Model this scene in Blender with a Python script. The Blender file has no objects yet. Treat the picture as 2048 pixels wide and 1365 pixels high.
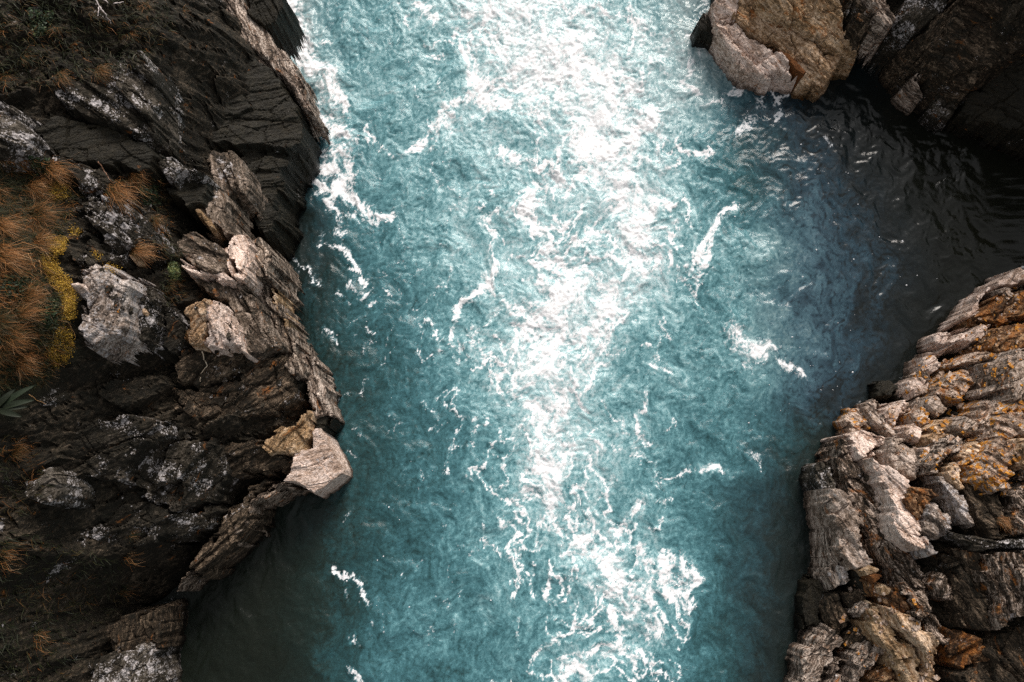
import bpy, math, random
import numpy as np

# ------------------------------------------------------------------ camera, light, exposure
SC = bpy.context.scene
COL = SC.collection
TILT = math.radians(14.0)
HT = math.tan(math.radians(31.0))          # half width of the view
CAM = np.array([0.0, 0.0, 16.0])
cam_d = bpy.data.cameras.new('camera')
cam_d.sensor_width = 36.0
cam_d.lens = 18.0 / HT
cam_d.clip_start = 0.1
cam_d.clip_end = 600.0
cam = bpy.data.objects.new('camera', cam_d)
cam.location = CAM
cam.rotation_euler = (TILT, 0, 0)
COL.objects.link(cam)
SC.camera = cam

SUN_EL, SUN_AZ = math.radians(38.0), math.radians(16.0)   # azimuth from +Y towards +X
world = bpy.data.worlds.new('World')
SC.world = world
world.use_nodes = True
wn = world.node_tree
wn.nodes.clear()
w_out = wn.nodes.new('ShaderNodeOutputWorld')
w_bg = wn.nodes.new('ShaderNodeBackground')
w_sky = wn.nodes.new('ShaderNodeTexSky')
w_hs = wn.nodes.new('ShaderNodeHueSaturation')
w_sky.sky_type = 'NISHITA'
w_sky.sun_disc = False
w_sky.sun_elevation = SUN_EL
w_sky.sun_rotation = SUN_AZ
w_sky.air_density = 1.6
w_sky.dust_density = 4.0
w_hs.inputs['Saturation'].default_value = 0.08
w_bg.inputs['Strength'].default_value = 0.05
wn.links.new(w_sky.outputs[0], w_hs.inputs['Color'])
wn.links.new(w_hs.outputs[0], w_bg.inputs['Color'])
wn.links.new(w_bg.outputs[0], w_out.inputs['Surface'])

sun_d = bpy.data.lights.new('sun', 'SUN')
sun_d.energy = 1.5
sun_d.angle = math.radians(24.0)
sun_d.color = (1.0, 0.91, 0.82)
sun = bpy.data.objects.new('sun', sun_d)
sun.location = (6, 10, 30)
sun.rotation_euler = (math.pi / 2 - SUN_EL, 0, math.pi - SUN_AZ)
COL.objects.link(sun)

SC.view_settings.view_transform = 'Standard'
SC.view_settings.look = 'None'
SC.view_settings.gamma = 1.0
SC.view_settings.use_curve_mapping = False
SC.view_settings.exposure = 1.42
SC.cycles.max_bounces = 4
SC.cycles.use_denoising = False

# ------------------------------------------------------------------ geometry of the view (metres)
ct, st = math.cos(TILT), math.sin(TILT)
W2, H2 = 1024.0, 682.5


def ray(px, py):
    u = (np.asarray(px, float) - W2) / W2 * HT
    v = (H2 - np.asarray(py, float)) / W2 * HT
    return u, st + v * ct, -ct + v * st


def P(px, py, z):
    dx, dy, dz = ray(px, py)
    t = (z - CAM[2]) / dz
    return CAM[0] + t * dx, CAM[1] + t * dy


def PPL(px, py, z0, gx, gy, cx, cy):
    dx, dy, dz = ray(px, py)
    t = (z0 + gx * (CAM[0] - cx) + gy * (CAM[1] - cy) - CAM[2]) / (dz - gx * dx - gy * dy)
    return CAM[0] + t * dx, CAM[1] + t * dy


def to_px(x, y, z):
    X, Y, Z = x - CAM[0], y - CAM[1], z - CAM[2]
    f = Y * st - Z * ct
    v = (Y * ct + Z * st) / f
    u = X / f
    return W2 + u / HT * W2, H2 - v / HT * W2


# ------------------------------------------------------------------ noise
def _h(ix, iy, seed):
    h = (ix.astype(np.int64) * 374761393 + iy.astype(np.int64) * 668265263 + seed * 1442695041) & 0xFFFFFFFF
    h = ((h ^ (h >> 13)) * 1274126177) & 0xFFFFFFFF
    h = ((h ^ (h >> 16)) * 2246822519) & 0xFFFFFFFF
    return (h ^ (h >> 15)) & 0xFFFFFFFF


def rnd(ix, iy, seed):
    return _h(ix, iy, seed) / 4294967295.0


_ANG = np.linspace(0, 2 * np.pi, 256, endpoint=False)
_GX, _GY = np.cos(_ANG), np.sin(_ANG)


def perlin(x, y, seed=0):
    xi, yi = np.floor(x), np.floor(y)
    xf, yf = x - xi, y - yi
    xi = xi.astype(np.int64)
    yi = yi.astype(np.int64)
    u = xf * xf * xf * (xf * (xf * 6 - 15) + 10)
    v = yf * yf * yf * (yf * (yf * 6 - 15) + 10)

    def g(a, b):
        k = _h(xi + a, yi + b, seed) & 255
        return _GX[k] * (xf - a) + _GY[k] * (yf - b)
    n0 = g(0, 0)
    n0 += u * (g(1, 0) - n0)
    n1 = g(0, 1)
    n1 += u * (g(1, 1) - n1)
    return (n0 + v * (n1 - n0)) * 1.45


def fbm(x, y, seed=0, octs=4, gain=0.5, lac=2.03):
    s = np.zeros_like(x, dtype=float)
    a, f, t = 1.0, 1.0, 0.0
    for i in range(octs):
        s += a * perlin(x * f + i * 7.3, y * f - i * 3.7, seed + i * 17)
        t += a
        a *= gain
        f *= lac
    return s / t


def ridged(x, y, seed=0, octs=3, gain=0.5):
    s = np.zeros_like(x, dtype=float)
    a, f, t = 1.0, 1.0, 0.0
    for i in range(octs):
        s += a * (1 - np.abs(perlin(x * f + i * 5.1, y * f + i * 2.3, seed + i * 31)))
        t += a
        a *= gain
        f *= 2.07
    return s / t


def voro(x, y, seed=0):
    xi, yi = np.floor(x).astype(np.int64), np.floor(y).astype(np.int64)
    f1 = np.full(x.shape, 9.0)
    f2 = np.full(x.shape, 9.0)
    cid = np.zeros(x.shape)
    cx = np.zeros(x.shape)
    cy = np.zeros(x.shape)
    for a in (-1, 0, 1):
        for b in (-1, 0, 1):
            jx = xi + a + 0.1 + 0.8 * rnd(xi + a, yi + b, seed)
            jy = yi + b + 0.1 + 0.8 * rnd(xi + a, yi + b, seed + 5)
            d = np.hypot(jx - x, jy - y)
            m = d < f1
            f2 = np.where(m, f1, np.minimum(f2, d))
            cid = np.where(m, rnd(xi + a, yi + b, seed + 9), cid)
            cx = np.where(m, jx, cx)
            cy = np.where(m, jy, cy)
            f1 = np.minimum(f1, d)
    return f1, f2, cid, x - cx, y - cy


def sstep(a, b, x):
    t = np.clip((x - a) / (b - a), 0, 1)
    return t * t * (3 - 2 * t)


def poly_sd(x, y, pts):
    """signed distance to a closed polygon, positive inside"""
    d2 = np.full(x.shape, 1e9)
    ins = np.zeros(x.shape, bool)
    n = len(pts)
    for i in range(n):
        ax, ay = pts[i]
        bx, by = pts[(i + 1) % n]
        ex, ey = bx - ax, by - ay
        wx, wy = x - ax, y - ay
        t = np.clip((wx * ex + wy * ey) / (ex * ex + ey * ey + 1e-12), 0, 1)
        d2 = np.minimum(d2, (wx - t * ex) ** 2 + (wy - t * ey) ** 2)
        c = ((ay > y) != (by > y)) & (x < (bx - ax) * (y - ay) / ((by - ay) if by != ay else 1e-12) + ax)
        ins ^= c
    return np.where(ins, 1, -1) * np.sqrt(d2)


# ------------------------------------------------------------------ mesh helpers
def mesh_np(name, verts, faces, smooth=False):
    me = bpy.data.meshes.new(name)
    verts = np.ascontiguousarray(verts, np.float32)
    faces = np.ascontiguousarray(faces, np.int32)
    k = faces.shape[1]
    me.vertices.add(len(verts))
    me.vertices.foreach_set('co', verts.ravel())
    me.loops.add(faces.size)
    me.loops.foreach_set('vertex_index', faces.ravel())
    me.polygons.add(len(faces))
    me.polygons.foreach_set('loop_start', np.arange(0, faces.size, k, dtype=np.int32))
    me.polygons.foreach_set('use_smooth', np.full(len(faces), smooth, bool))
    me.update(calc_edges=True)
    return me


def fattr(me, name, vals):
    a = me.attributes.new(name, 'FLOAT', 'POINT')
    a.data.foreach_set('value', np.ascontiguousarray(vals, np.float32))


def grid_mesh(name, X, Y, Z, keep, smooth=False, attrs=None, origin=(0, 0, 0)):
    ny, nx = X.shape
    idx = np.arange(nx * ny).reshape(ny, nx)
    kf = keep[:-1, :-1] | keep[1:, :-1] | keep[:-1, 1:] | keep[1:, 1:]
    q = np.stack([idx[:-1, :-1], idx[:-1, 1:], idx[1:, 1:], idx[1:, :-1]], -1)[kf]
    used = np.unique(q)
    remap = np.full(nx * ny, -1, np.int64)
    remap[used] = np.arange(len(used))
    V = np.stack([X.ravel()[used] - origin[0], Y.ravel()[used] - origin[1], Z.ravel()[used] - origin[2]], -1)
    me = mesh_np(name, V, remap[q], smooth)
    for k, a in (attrs or {}).items():
        fattr(me, k, a.ravel()[used])
    return me


def link(name, me, mat, parent=None, loc=(0, 0, 0)):
    o = bpy.data.objects.new(name, me)
    if mat is not None and not me.materials:
        me.materials.append(mat)
    COL.objects.link(o)
    o.location = loc
    if parent is not None:
        o.parent = parent
    return o


def tag(o, label=None, cat=None, group=None, kind=None):
    for k, v in (('label', label), ('category', cat), ('group', group), ('kind', kind)):
        if v:
            o[k] = v
    return o


def axis(lo, hi, step, far_lo, far_hi):
    core = np.arange(lo, hi + step, step)
    def run(d):
        out, s, t = [], step, 0.0
        while t < d:
            s *= 1.25
            t += s
            out.append(t)
        return np.array(out)
    a, b = run(lo - far_lo), run(far_hi - hi)
    return np.concatenate([(lo - a)[::-1], core, core[-1] + b])


# ------------------------------------------------------------------ node helper
class NT:
    def __init__(self, name):
        self.m = bpy.data.materials.new(name)
        self.m.use_nodes = True
        self.t = self.m.node_tree
        self.t.nodes.clear()
        self.out = self.n('ShaderNodeOutputMaterial')
        self.b = self.n('ShaderNodeBsdfPrincipled')
        self.l(self.b.outputs[0], self.out.inputs['Surface'])

    def n(self, t, **kw):
        x = self.t.nodes.new(t)
        for k, v in kw.items():
            setattr(x, k, v)
        return x

    def l(self, a, b):
        self.t.links.new(a, b)

    def put(self, sock, v):
        if isinstance(v, bpy.types.NodeSocket):
            self.l(v, sock)
        else:
            sock.default_value = v

    def math(self, op, a, b=0.0, c=0.0, clamp=False):
        x = self.n('ShaderNodeMath', operation=op, use_clamp=clamp)
        self.put(x.inputs[0], a)
        self.put(x.inputs[1], b)
        self.put(x.inputs[2], c)
        return x.outputs[0]

    def vmath(self, op, a, b):
        x = self.n('ShaderNodeVectorMath', operation=op)
        self.put(x.inputs[0], a)
        if op == 'SCALE':
            self.put(x.inputs['Scale'], b)
        else:
            self.put(x.inputs[1], b)
        return x.outputs[0]

    def mapping(self, v, rot=0.0, sc=(1, 1, 1)):
        x = self.n('ShaderNodeMapping', vector_type='TEXTURE')
        x.inputs['Rotation'].default_value = (0, 0, rot)
        x.inputs['Scale'].default_value = (1 / sc[0], 1 / sc[1], 1 / sc[2])
        self.l(v, x.inputs['Vector'])
        return x.outputs[0]

    def noise(self, v, scale, detail=5.0, rough=0.6, dist=0.0):
        x = self.n('ShaderNodeTexNoise')
        self.put(x.inputs['Vector'], v)
        x.inputs['Scale'].default_value = scale
        x.inputs['Detail'].default_value = detail
        x.inputs['Roughness'].default_value = rough
        x.inputs['Distortion'].default_value = dist
        return x

    def voronoi(self, v, scale):
        x = self.n('ShaderNodeTexVoronoi')
        self.put(x.inputs['Vector'], v)
        x.inputs['Scale'].default_value = scale
        return x

    def remap(self, v, a, b, c=0.0, d=1.0):
        x = self.n('ShaderNodeMapRange', interpolation_type='SMOOTHSTEP')
        self.put(x.inputs[0], v)
        for i, q in enumerate((a, b, c, d)):
            self.put(x.inputs[1 + i], q)
        return x.outputs[0]

    def ramp(self, v, stops):
        x = self.n('ShaderNodeValToRGB')
        cr = x.color_ramp
        while len(cr.elements) < len(stops):
            cr.elements.new(0.5)
        for e, (p, c) in zip(cr.elements, stops):
            e.position = p
            e.color = (c[0], c[1], c[2], 1)
        self.put(x.inputs[0], v)
        return x.outputs[0]

    def mix(self, f, a, b):
        x = self.n('ShaderNodeMix', data_type='RGBA')
        self.put(x.inputs['Factor'], f)
        for s, v in ((x.inputs[6], a), (x.inputs[7], b)):
            if isinstance(v, tuple):
                s.default_value = (v[0], v[1], v[2], 1)
            else:
                self.l(v, s)
        return x.outputs[2]

    def attr(self, name):
        return self.n('ShaderNodeAttribute', attribute_name=name).outputs['Fac']

    def bump(self, h, strength, dist, normal=None):
        x = self.n('ShaderNodeBump')
        x.inputs['Strength'].default_value = strength
        x.inputs['Distance'].default_value = dist
        self.l(h, x.inputs['Height'])
        if normal is not None:
            self.l(normal, x.inputs['Normal'])
        return x.outputs[0]


# ------------------------------------------------------------------ rock materials
#  kind: dark, mid, pale, bias(-dark..+pale), rust, white lichen, orange lichen, streak weight, contrast
KINDS = {
    'pale':    ((.030, .022, .017), (.42, .320, .275), (.78, .67, .635), .22, .40, .08, .06, .50, 1.7),
    'tan':     ((.022, .015, .009), (.34, .225, .135), (.72, .57, .44), .10, .50, .06, .00, .40, 2.1),
    'grey':    ((.016, .0125, .0095), (.215, .168, .140), (.56, .485, .45), .10, .36, .30, .10, .50, 2.0),
    'ledge':   ((.013, .0105, .0075), (.105, .083, .066), (.40, .335, .295), -.02, .30, .34, .02, .50, 2.0),
    'groove':  ((.012, .0095, .007), (.135, .104, .084), (.50, .43, .38), -.01, .36, .10, .00, .85, 2.1),
    'lichen':  ((.0105, .0090, .0055), (.026, .022, .016), (.16, .145, .13), -.04, .06, .85, .00, .25, 1.7),
    'speckle': ((.0105, .0090, .0055), (.022, .0185, .0125), (.13, .115, .10), -.06, .26, .62, .00, .35, 1.7),
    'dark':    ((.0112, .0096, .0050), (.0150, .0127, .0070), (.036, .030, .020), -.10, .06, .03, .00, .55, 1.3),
    'brown':   ((.0105, .0085, .005), (.036, .026, .0165), (.26, .20, .150), -.06, .30, .16, .03, .65, 1.8),
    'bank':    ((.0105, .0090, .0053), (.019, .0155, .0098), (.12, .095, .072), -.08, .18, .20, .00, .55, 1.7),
    'streak':  ((.014, .0115, .009), (.18, .140, .118), (.58, .51, .47), .06, .38, .08, .00, .85, 2.1),
    'rib':     ((.012, .009, .006), (.075, .052, .036), (.56, .47, .42), -.04, .50, .12, .06, .85, 2.2),
    'rust':    ((.012, .007, .004), (.120, .060, .027), (.50, .34, .21), -.01, .78, .16, .30, .45, 2.0),
    'orange':  ((.016, .0115, .008), (.25, .178, .138), (.60, .51, .46), .12, .60, .10, 1.0, .50, 2.1),
    'white':   ((.014, .0115, .009), (.20, .165, .148), (.64, .59, .58), .05, .26, .95, .12, .45, 1.9),
    'gold':    ((.028, .018, .010), (.33, .225, .130), (.72, .575, .44), .07, .46, .00, .00, .50, 1.6),
    'smooth':  ((.06, .024, .008), (.17, .068, .022), (.27, .125, .045), .00, .15, .00, .00, .50, .7),
}
MATS = {}


def rock_mat(kind, theta=0.0, bank=False):
    th = round(theta / 15.0) * 15
    key = (kind, th, bank)
    if key in MATS:
        return MATS[key]
    dark, mid, pale, bias, rust, white, orange, wst, con = KINDS[kind]
    mid, pale = tuple(a * b for a, b in zip(mid, (1.04, .95, .84))), tuple(a * b for a, b in zip(pale, (1.02, .965, .90)))
    rust += .08
    N = NT('rock_' + kind)
    tc = N.n('ShaderNodeTexCoord').outputs['Object']
    rv = N.n('ShaderNodeObjectInfo').outputs['Random']
    off = N.n('ShaderNodeCombineXYZ')
    N.l(N.math('MULTIPLY', rv, 91.7), off.inputs[0])
    N.l(N.math('MULTIPLY', rv, 47.3), off.inputs[1])
    N.l(N.math('MULTIPLY', rv, 13.9), off.inputs[2])
    v0 = N.vmath('ADD', tc, off.outputs[0])
    wob = N.noise(v0, 2.6, 3, .5)
    wv = N.vmath('SCALE', N.vmath('SUBTRACT', wob.outputs['Color'], (.5, .5, .5)), .28)
    v = N.vmath('ADD', v0, wv)
    sv = N.mapping(v, math.radians(th), (1.0, 8.0, 7.0))
    n_str = N.noise(sv, 1.5, 9, .68).outputs[0]
    n_thin = N.noise(N.mapping(v, math.radians(th), (1.0, 14.0, 12.0)), 4.0, 6, .7).outputs[0]
    n_mac = N.noise(v, 1.5, 6, .62).outputs[0]
    n_fin = N.noise(v0, 17, 8, .74).outputs[0]
    s = N.math('ADD', N.math('MULTIPLY', n_str, .6), N.math('MULTIPLY', n_thin, .4))
    a = N.math('MULTIPLY', s, wst)
    rest = 1 - wst
    a = N.math('ADD', a, N.math('MULTIPLY', n_mac, rest * .5))
    a = N.math('ADD', a, N.math('MULTIPLY', n_fin, rest * .5))
    a = N.math('ADD', N.math('MULTIPLY', N.math('SUBTRACT', a, .5), 2.9 * con), .5 + bias)
    col = N.ramp(a, [(.12, dark), (.30, tuple(.45 * q for q in mid)), (.52, mid), (.72, tuple((p + q) / 2 for p, q in zip(mid, pale))), (.95, pale)])
    part = N.noise(N.mapping(v, math.radians(th), (1.0, 12.0, 10.0)), 2.2, 8, .72, .3).outputs[0]
    pk = .35 + .6 * wst
    col = N.mix(N.math('MULTIPLY', N.remap(part, .475, .40), pk), col, dark)
    col = N.mix(N.math('MULTIPLY', N.remap(part, .555, .66), .55 * pk), col, pale)
    grit = N.noise(v0, 30, 6, .78).outputs[0]
    col = N.mix(N.math('MULTIPLY', N.remap(grit, .47, .36), .8), col, dark)
    # iron staining follows the bands and the cracks
    n_r = N.noise(N.mapping(v, math.radians(th), (1.0, 3.0, 3.0)), 1.9, 7, .66).outputs[0]
    rm = N.remap(n_r, .70 - .26 * rust, .80 - .22 * rust)
    rc = N.ramp(n_fin, [(.32, (.050, .016, .004)), (.48, (.24, .078, .014)), (.66, (.50, .21, .05))])
    col = N.mix(N.math('MULTIPLY', rm, .85), col, rc)
    # white crustose lichen
    if white > 0:
        lw = N.vmath('ADD', v0, N.vmath('SCALE', N.vmath('SUBTRACT', N.noise(v0, 24, 3, .6).outputs['Color'], (.5, .5, .5)), .07))
        gate = N.noise(v0, 2.3, 4, .6).outputs[0]
        big = N.voronoi(lw, 6.5)
        rad = N.math('MULTIPLY', N.remap(gate, .64 - .24 * white, .78 - .24 * white), .46)
        m1 = N.remap(N.math('SUBTRACT', rad, big.outputs['Distance']), .0, .06)
        sm = N.voronoi(lw, 30.0)
        rad2 = N.math('MULTIPLY', N.remap(gate, .60 - .25 * white, .76 - .25 * white), .46)
        m2 = N.remap(N.math('SUBTRACT', rad2, sm.outputs['Distance']), .0, .10)
        mw = N.math('MULTIPLY', N.math('MAXIMUM', m1, m2), N.remap(n_fin, .34, .56))
        col = N.mix(N.math('MULTIPLY', mw, .9), col, N.ramp(n_fin, [(.35, (.23, .21, .20)), (.7, (.60, .56, .57))]))
    if orange > 0:
        ow = N.vmath('ADD', v0, N.vmath('SCALE', N.vmath('SUBTRACT', N.noise(v0, 20, 3, .6).outputs['Color'], (.5, .5, .5)), .09))
        og = N.noise(N.vmath('ADD', v0, (31.0, 7.0, 3.0)), 2.0, 4, .6).outputs[0]
        ov = N.voronoi(ow, 13.0)
        orad = N.math('MULTIPLY', N.remap(og, .66 - .26 * orange, .80 - .26 * orange), .56)
        mo = N.remap(N.math('SUBTRACT', orad, ov.outputs['Distance']), .0, .08)
        col = N.mix(N.math('MULTIPLY', mo, .92), col, N.ramp(n_fin, [(.35, (.30, .10, .008)), (.65, (.58, .26, .025))]))
    # dark grains and pits
    pits = N.remap(N.noise(v0, 42, 4, .7).outputs[0], .30, .42)
    col = N.mix(N.math('SUBTRACT', 1.0, pits), col, tuple(.5 * q for q in dark))
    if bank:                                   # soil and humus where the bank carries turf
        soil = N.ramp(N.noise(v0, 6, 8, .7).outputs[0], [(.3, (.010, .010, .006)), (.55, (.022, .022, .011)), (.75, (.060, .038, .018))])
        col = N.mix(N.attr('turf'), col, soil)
    geo = N.n('ShaderNodeNewGeometry').outputs['Position']
    sep = N.n('ShaderNodeSeparateXYZ')
    N.l(geo, sep.inputs[0])
    wet = N.remap(N.math('ADD', sep.outputs[2], N.math('MULTIPLY', N.math('SUBTRACT', n_mac, .5), .6)), .24, .06)
    wetc = N.n('ShaderNodeHueSaturation')
    wetc.inputs['Value'].default_value = .30
    wetc.inputs['Saturation'].default_value = 1.15
    N.l(col, wetc.inputs['Color'])
    col = N.mix(wet, col, wetc.outputs[0])
    N.put(N.b.inputs['Base Color'], col)
    N.put(N.b.inputs['Roughness'], N.math('SUBTRACT', .62 if kind == 'dark' else .85, N.math('MULTIPLY', wet, .40)))
    N.b.inputs['Specular IOR Level'].default_value = .25
    hgt = N.math('ADD', N.math('MULTIPLY', s, .8), N.math('MULTIPLY', n_fin, .7))
    N.l(N.bump(hgt, .75, .05), N.b.inputs['Normal'])
    MATS[key] = N.m
    return N.m


# ------------------------------------------------------------------ the lie of the land: (pixel in the photo, height in metres)
CTRL = """0,400,5 80,500,4.8 0,650,5 150,600,4.4 0,800,4.5 0,200,5 100,50,5 0,0,5.4 300,50,4.1 430,60,3.0 480,20,2.2 560,100,.9 600,190,.45
300,200,3.9 200,250,4.2 400,200,2.8 450,250,2.1 550,250,1.0 600,260,.5 250,330,3.9 350,330,3.4 450,340,2.5 500,400,1.0 530,430,.4 430,430,2.7
300,430,3.5 200,430,4 500,520,2.3 400,500,2.9 300,520,3.5 250,600,3.6 300,650,3.2 400,620,2.9 480,600,2.5 550,640,1.7 590,720,1.2 620,780,.8
500,720,2.1 400,740,2.4 250,740,3.2 100,760,4 300,830,2.8 450,820,2.2 560,850,1.5 620,930,.8 540,940,1.0 400,930,2 250,950,2.6 80,950,3.7
480,990,1.2 400,1060,1.4 300,1120,1.6 150,1050,2.8 40,1120,3.6 200,1200,1.8 80,1250,2.8 260,1290,1.0 200,1340,1.4 50,1350,2.6 -300,600,6 -300,0,6 -300,1300,4.5
1550,60,.75 1640,160,.35 1526,154,.30 1600,20,1.1 1690,60,.9 1950,80,1.7 1850,170,.6 1740,60,.3 1770,20,1.6 2048,0,2.8 1900,30,1.9 1440,60,.40 1470,110,.32 2048,150,1.1 1980,220,.4
2048,570,.9 2000,620,1.0 1900,690,.6 2048,700,1.8 1830,780,.5 1950,800,1.5 2048,850,2.4 1720,850,.3 1800,870,1.0 1900,900,1.9 2048,1000,2.8
1700,890,.8 1740,950,1.5 1650,960,.5 1700,1050,1.0 1800,1050,2.0 1900,1050,2.2 1950,1150,2.4 1720,1200,1.0 1800,1250,1.5 1850,1340,1.7 1680,1300,.7
1620,1330,.4 1950,1300,2.1 2048,1200,2.8 2048,1360,2.7 2350,900,4.5 2350,1300,4.5"""
CT = np.array([[float(q) for q in c.split(',')] for c in CTRL.split()])


def rbf_fit(pts, val):
    r = np.hypot(pts[:, None, 0] - pts[None, :, 0], pts[:, None, 1] - pts[None, :, 1])
    n = len(pts)
    A = np.zeros((n + 1, n + 1))
    A[:n, :n] = r
    A[:n, n] = A[n, :n] = 1
    return np.linalg.solve(A, np.concatenate([val, [0]]))


def rbf_eval(pts, w, x, y):
    s = np.full(x.shape, w[-1])
    for (a, b), c in zip(pts, w[:-1]):
        s += c * np.hypot(x - a, y - b)
    return s


PXP = CT[:, :2]
W_PX = rbf_fit(PXP, CT[:, 2])
wx_, wy_ = P(CT[:, 0], CT[:, 1], CT[:, 2])
# the gorge wall goes on climbing beyond the upper right corner of the view
WALL = np.array([(12.6, 11.2, 8.0), (12.4, 9.6, 6.5), (14.0, 8.4, 7.5), (13.6, 6.9, 5.0), (11.2, 13.6, 7.0), (15, 10, 9.5), (18, 8, 10), (14, 16, 11), (20, 14, 13), (10.5, 17, 8)])
WP = np.concatenate([np.stack([wx_, wy_], -1), WALL[:, :2]])
W_WP = rbf_fit(WP, np.concatenate([CT[:, 2], WALL[:, 2]]))


def zpx(px, py):
    return rbf_eval(PXP, W_PX, np.asarray(px, float), np.asarray(py, float))


SHORE = {
    'left': """540,-900 548,-60 562,0 560,50 576,100 606,152 622,205 630,240 606,300 580,335 566,400 557,470 566,560 590,620 606,690 640,738 666,831
656,870 690,940 633,994 565,990 512,1035 480,1085 425,1135 352,1185 320,1215 324,1300 318,1365 300,1700 -3500,1700 -3500,-900""",
    'upper right': """1425,-900 1412,-40 1412,20 1393,45 1400,78 1440,122 1490,162 1560,174 1635,188 1662,142 1716,112 1765,104 1800,130 1822,170 1850,207 1890,247
1950,262 2048,292 2300,370 5200,400 5200,-900""",
    'lower right': """5200,470 2300,450 2048,530 2014,542 1978,574 1944,608 1920,634 1876,682 1844,714 1816,760 1748,774 1718,812 1684,820 1678,880 1672,910 1626,928
1628,967 1642,1021 1658,1094 1650,1104 1650,1159 1660,1186 1648,1200 1650,1255 1598,1306 1598,1365 1580,1700 5200,1700"""}
SHORE = {k: [tuple(float(q) for q in c.split(',')) for c in s.split()] for k, s in SHORE.items()}
SHORE_W = {k: [tuple(map(float, P(a, b, 0.0))) for a, b in s] for k, s in SHORE.items()}
SHORE['right'] = None


def shore_sd(x, y):
    return np.maximum.reduce([poly_sd(x, y, SHORE_W[k]) for k in ('left', 'upper right', 'lower right')])


def schist(x, y, th, seed, layer, block, rough, fscale=1.0):
    """relief of layered, jointed rock: slats along th, joint blocks, grain"""
    c, s = math.cos(math.radians(th)), math.sin(math.radians(th))
    u, v = x * c + y * s, -x * s + y * c
    wv = v + .10 * fbm(u * .8, v * .8, seed, 3) + .02 * perlin(u * 5, v * 5, seed + 3)
    h = np.zeros_like(x)
    for f, a in ((5.0 * fscale, 1.0), (13.0 * fscale, .55), (30.0 * fscale, .28)):
        k = wv * f
        ki = np.floor(k)
        seg = np.floor(u * f * .075 + 13.7 * rnd(ki, ki * 0, seed + 7))
        r0 = rnd(ki, seg, seed + 11) - .5
        r1 = rnd(ki, seg * 0 + 5, seed + 12) - .5
        h += layer * a * (r0 * 1.0 + r1 * 1.2)
    if block:
        f1, f2, cid, dx, dy = voro(u * 1.5 * fscale, wv * 3.0 * fscale, seed + 21)
        h += block * ((cid - .5) * 1.1 + dx * (np.mod(cid * 17.3, 1) - .5) * 1.1 + dy * (np.mod(cid * 31.7, 1) - .5) * 1.3)
        h -= block * .55 * (1 - sstep(.0, .05, f2 - f1))
        f1, f2, cid, dx, dy = voro(u * 4.2 * fscale, wv * 7.5 * fscale, seed + 22)
        h += block * .32 * ((cid - .5) + dx * (np.mod(cid * 13.3, 1) - .5) * 1.5)
        h -= block * .10 * (1 - sstep(.0, .08, f2 - f1))
    h += rough * (fbm(x * 3, y * 3, seed + 31, 5, .58) + .4 * fbm(x * 16, y * 16, seed + 37, 3, .6))
    return h


TURF_PX = [(-400, 230), (60, 300), (130, 320), (165, 380), (120, 470), (100, 560), (150, 640), (150, 720), (90, 760), (30, 830), (-400, 900)]


def bank_height(x, y):
    z = np.clip(rbf_eval(WP, W_WP, x, y), -1, 14) - np.where(x < 0, .20, .34)
    wxn = .10 * fbm(x * 1.6, y * 1.6, 401, 4)
    wyn = .10 * fbm(x * 1.6, y * 1.6, 402, 4)
    d = np.where(x < 0, poly_sd(x + wxn, y + wyn, SHORE_W['left']),
                 np.maximum(poly_sd(x + wxn, y + wyn, SHORE_W['upper right']), poly_sd(x + wxn, y + wyn, SHORE_W['lower right'])))
    cliff = -.30 + 3.2 * d
    return np.minimum(z, cliff), d, z


def turf_mask(x, y, z):
    px, py = to_px(x, y, z)
    return sstep(-25, 25, poly_sd(px + 22 * perlin(x * 2.5, y * 2.5, 77), py + 22 * perlin(x * 2.5, y * 2.5, 78), TURF_PX))


def make_bank(name, xs, ys, th, seed, mat):
    X, Y = np.meshgrid(xs, ys)
    h, d, z = bank_height(X, Y)
    t = turf_mask(X, Y, h) if X.mean() < 0 else np.zeros_like(X)
    rel = schist(X, Y, th, seed, .10, .22, .10)
    Z = h + rel * (1 - .85 * t) + t * .06 * fbm(X * 4, Y * 4, seed + 60, 4)
    Z = np.minimum(Z, .35 + 3.0 * np.maximum(d, -1))
    keep = (Z > -.5) & (d > -.5)
    me = grid_mesh(name, X, Y, Z, keep, False, {'turf': t})
    o = link(name, me, mat)
    tag(o, kind='structure')
    return o


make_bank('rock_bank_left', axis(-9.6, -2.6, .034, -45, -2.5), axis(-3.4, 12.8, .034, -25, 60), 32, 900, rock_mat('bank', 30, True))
make_bank('rock_bank_right', axis(4.0, 10.6, .034, 3.9, 45), axis(-3.4, 12.8, .034, -25, 60), -58, 950, rock_mat('bank', -60))

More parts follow.
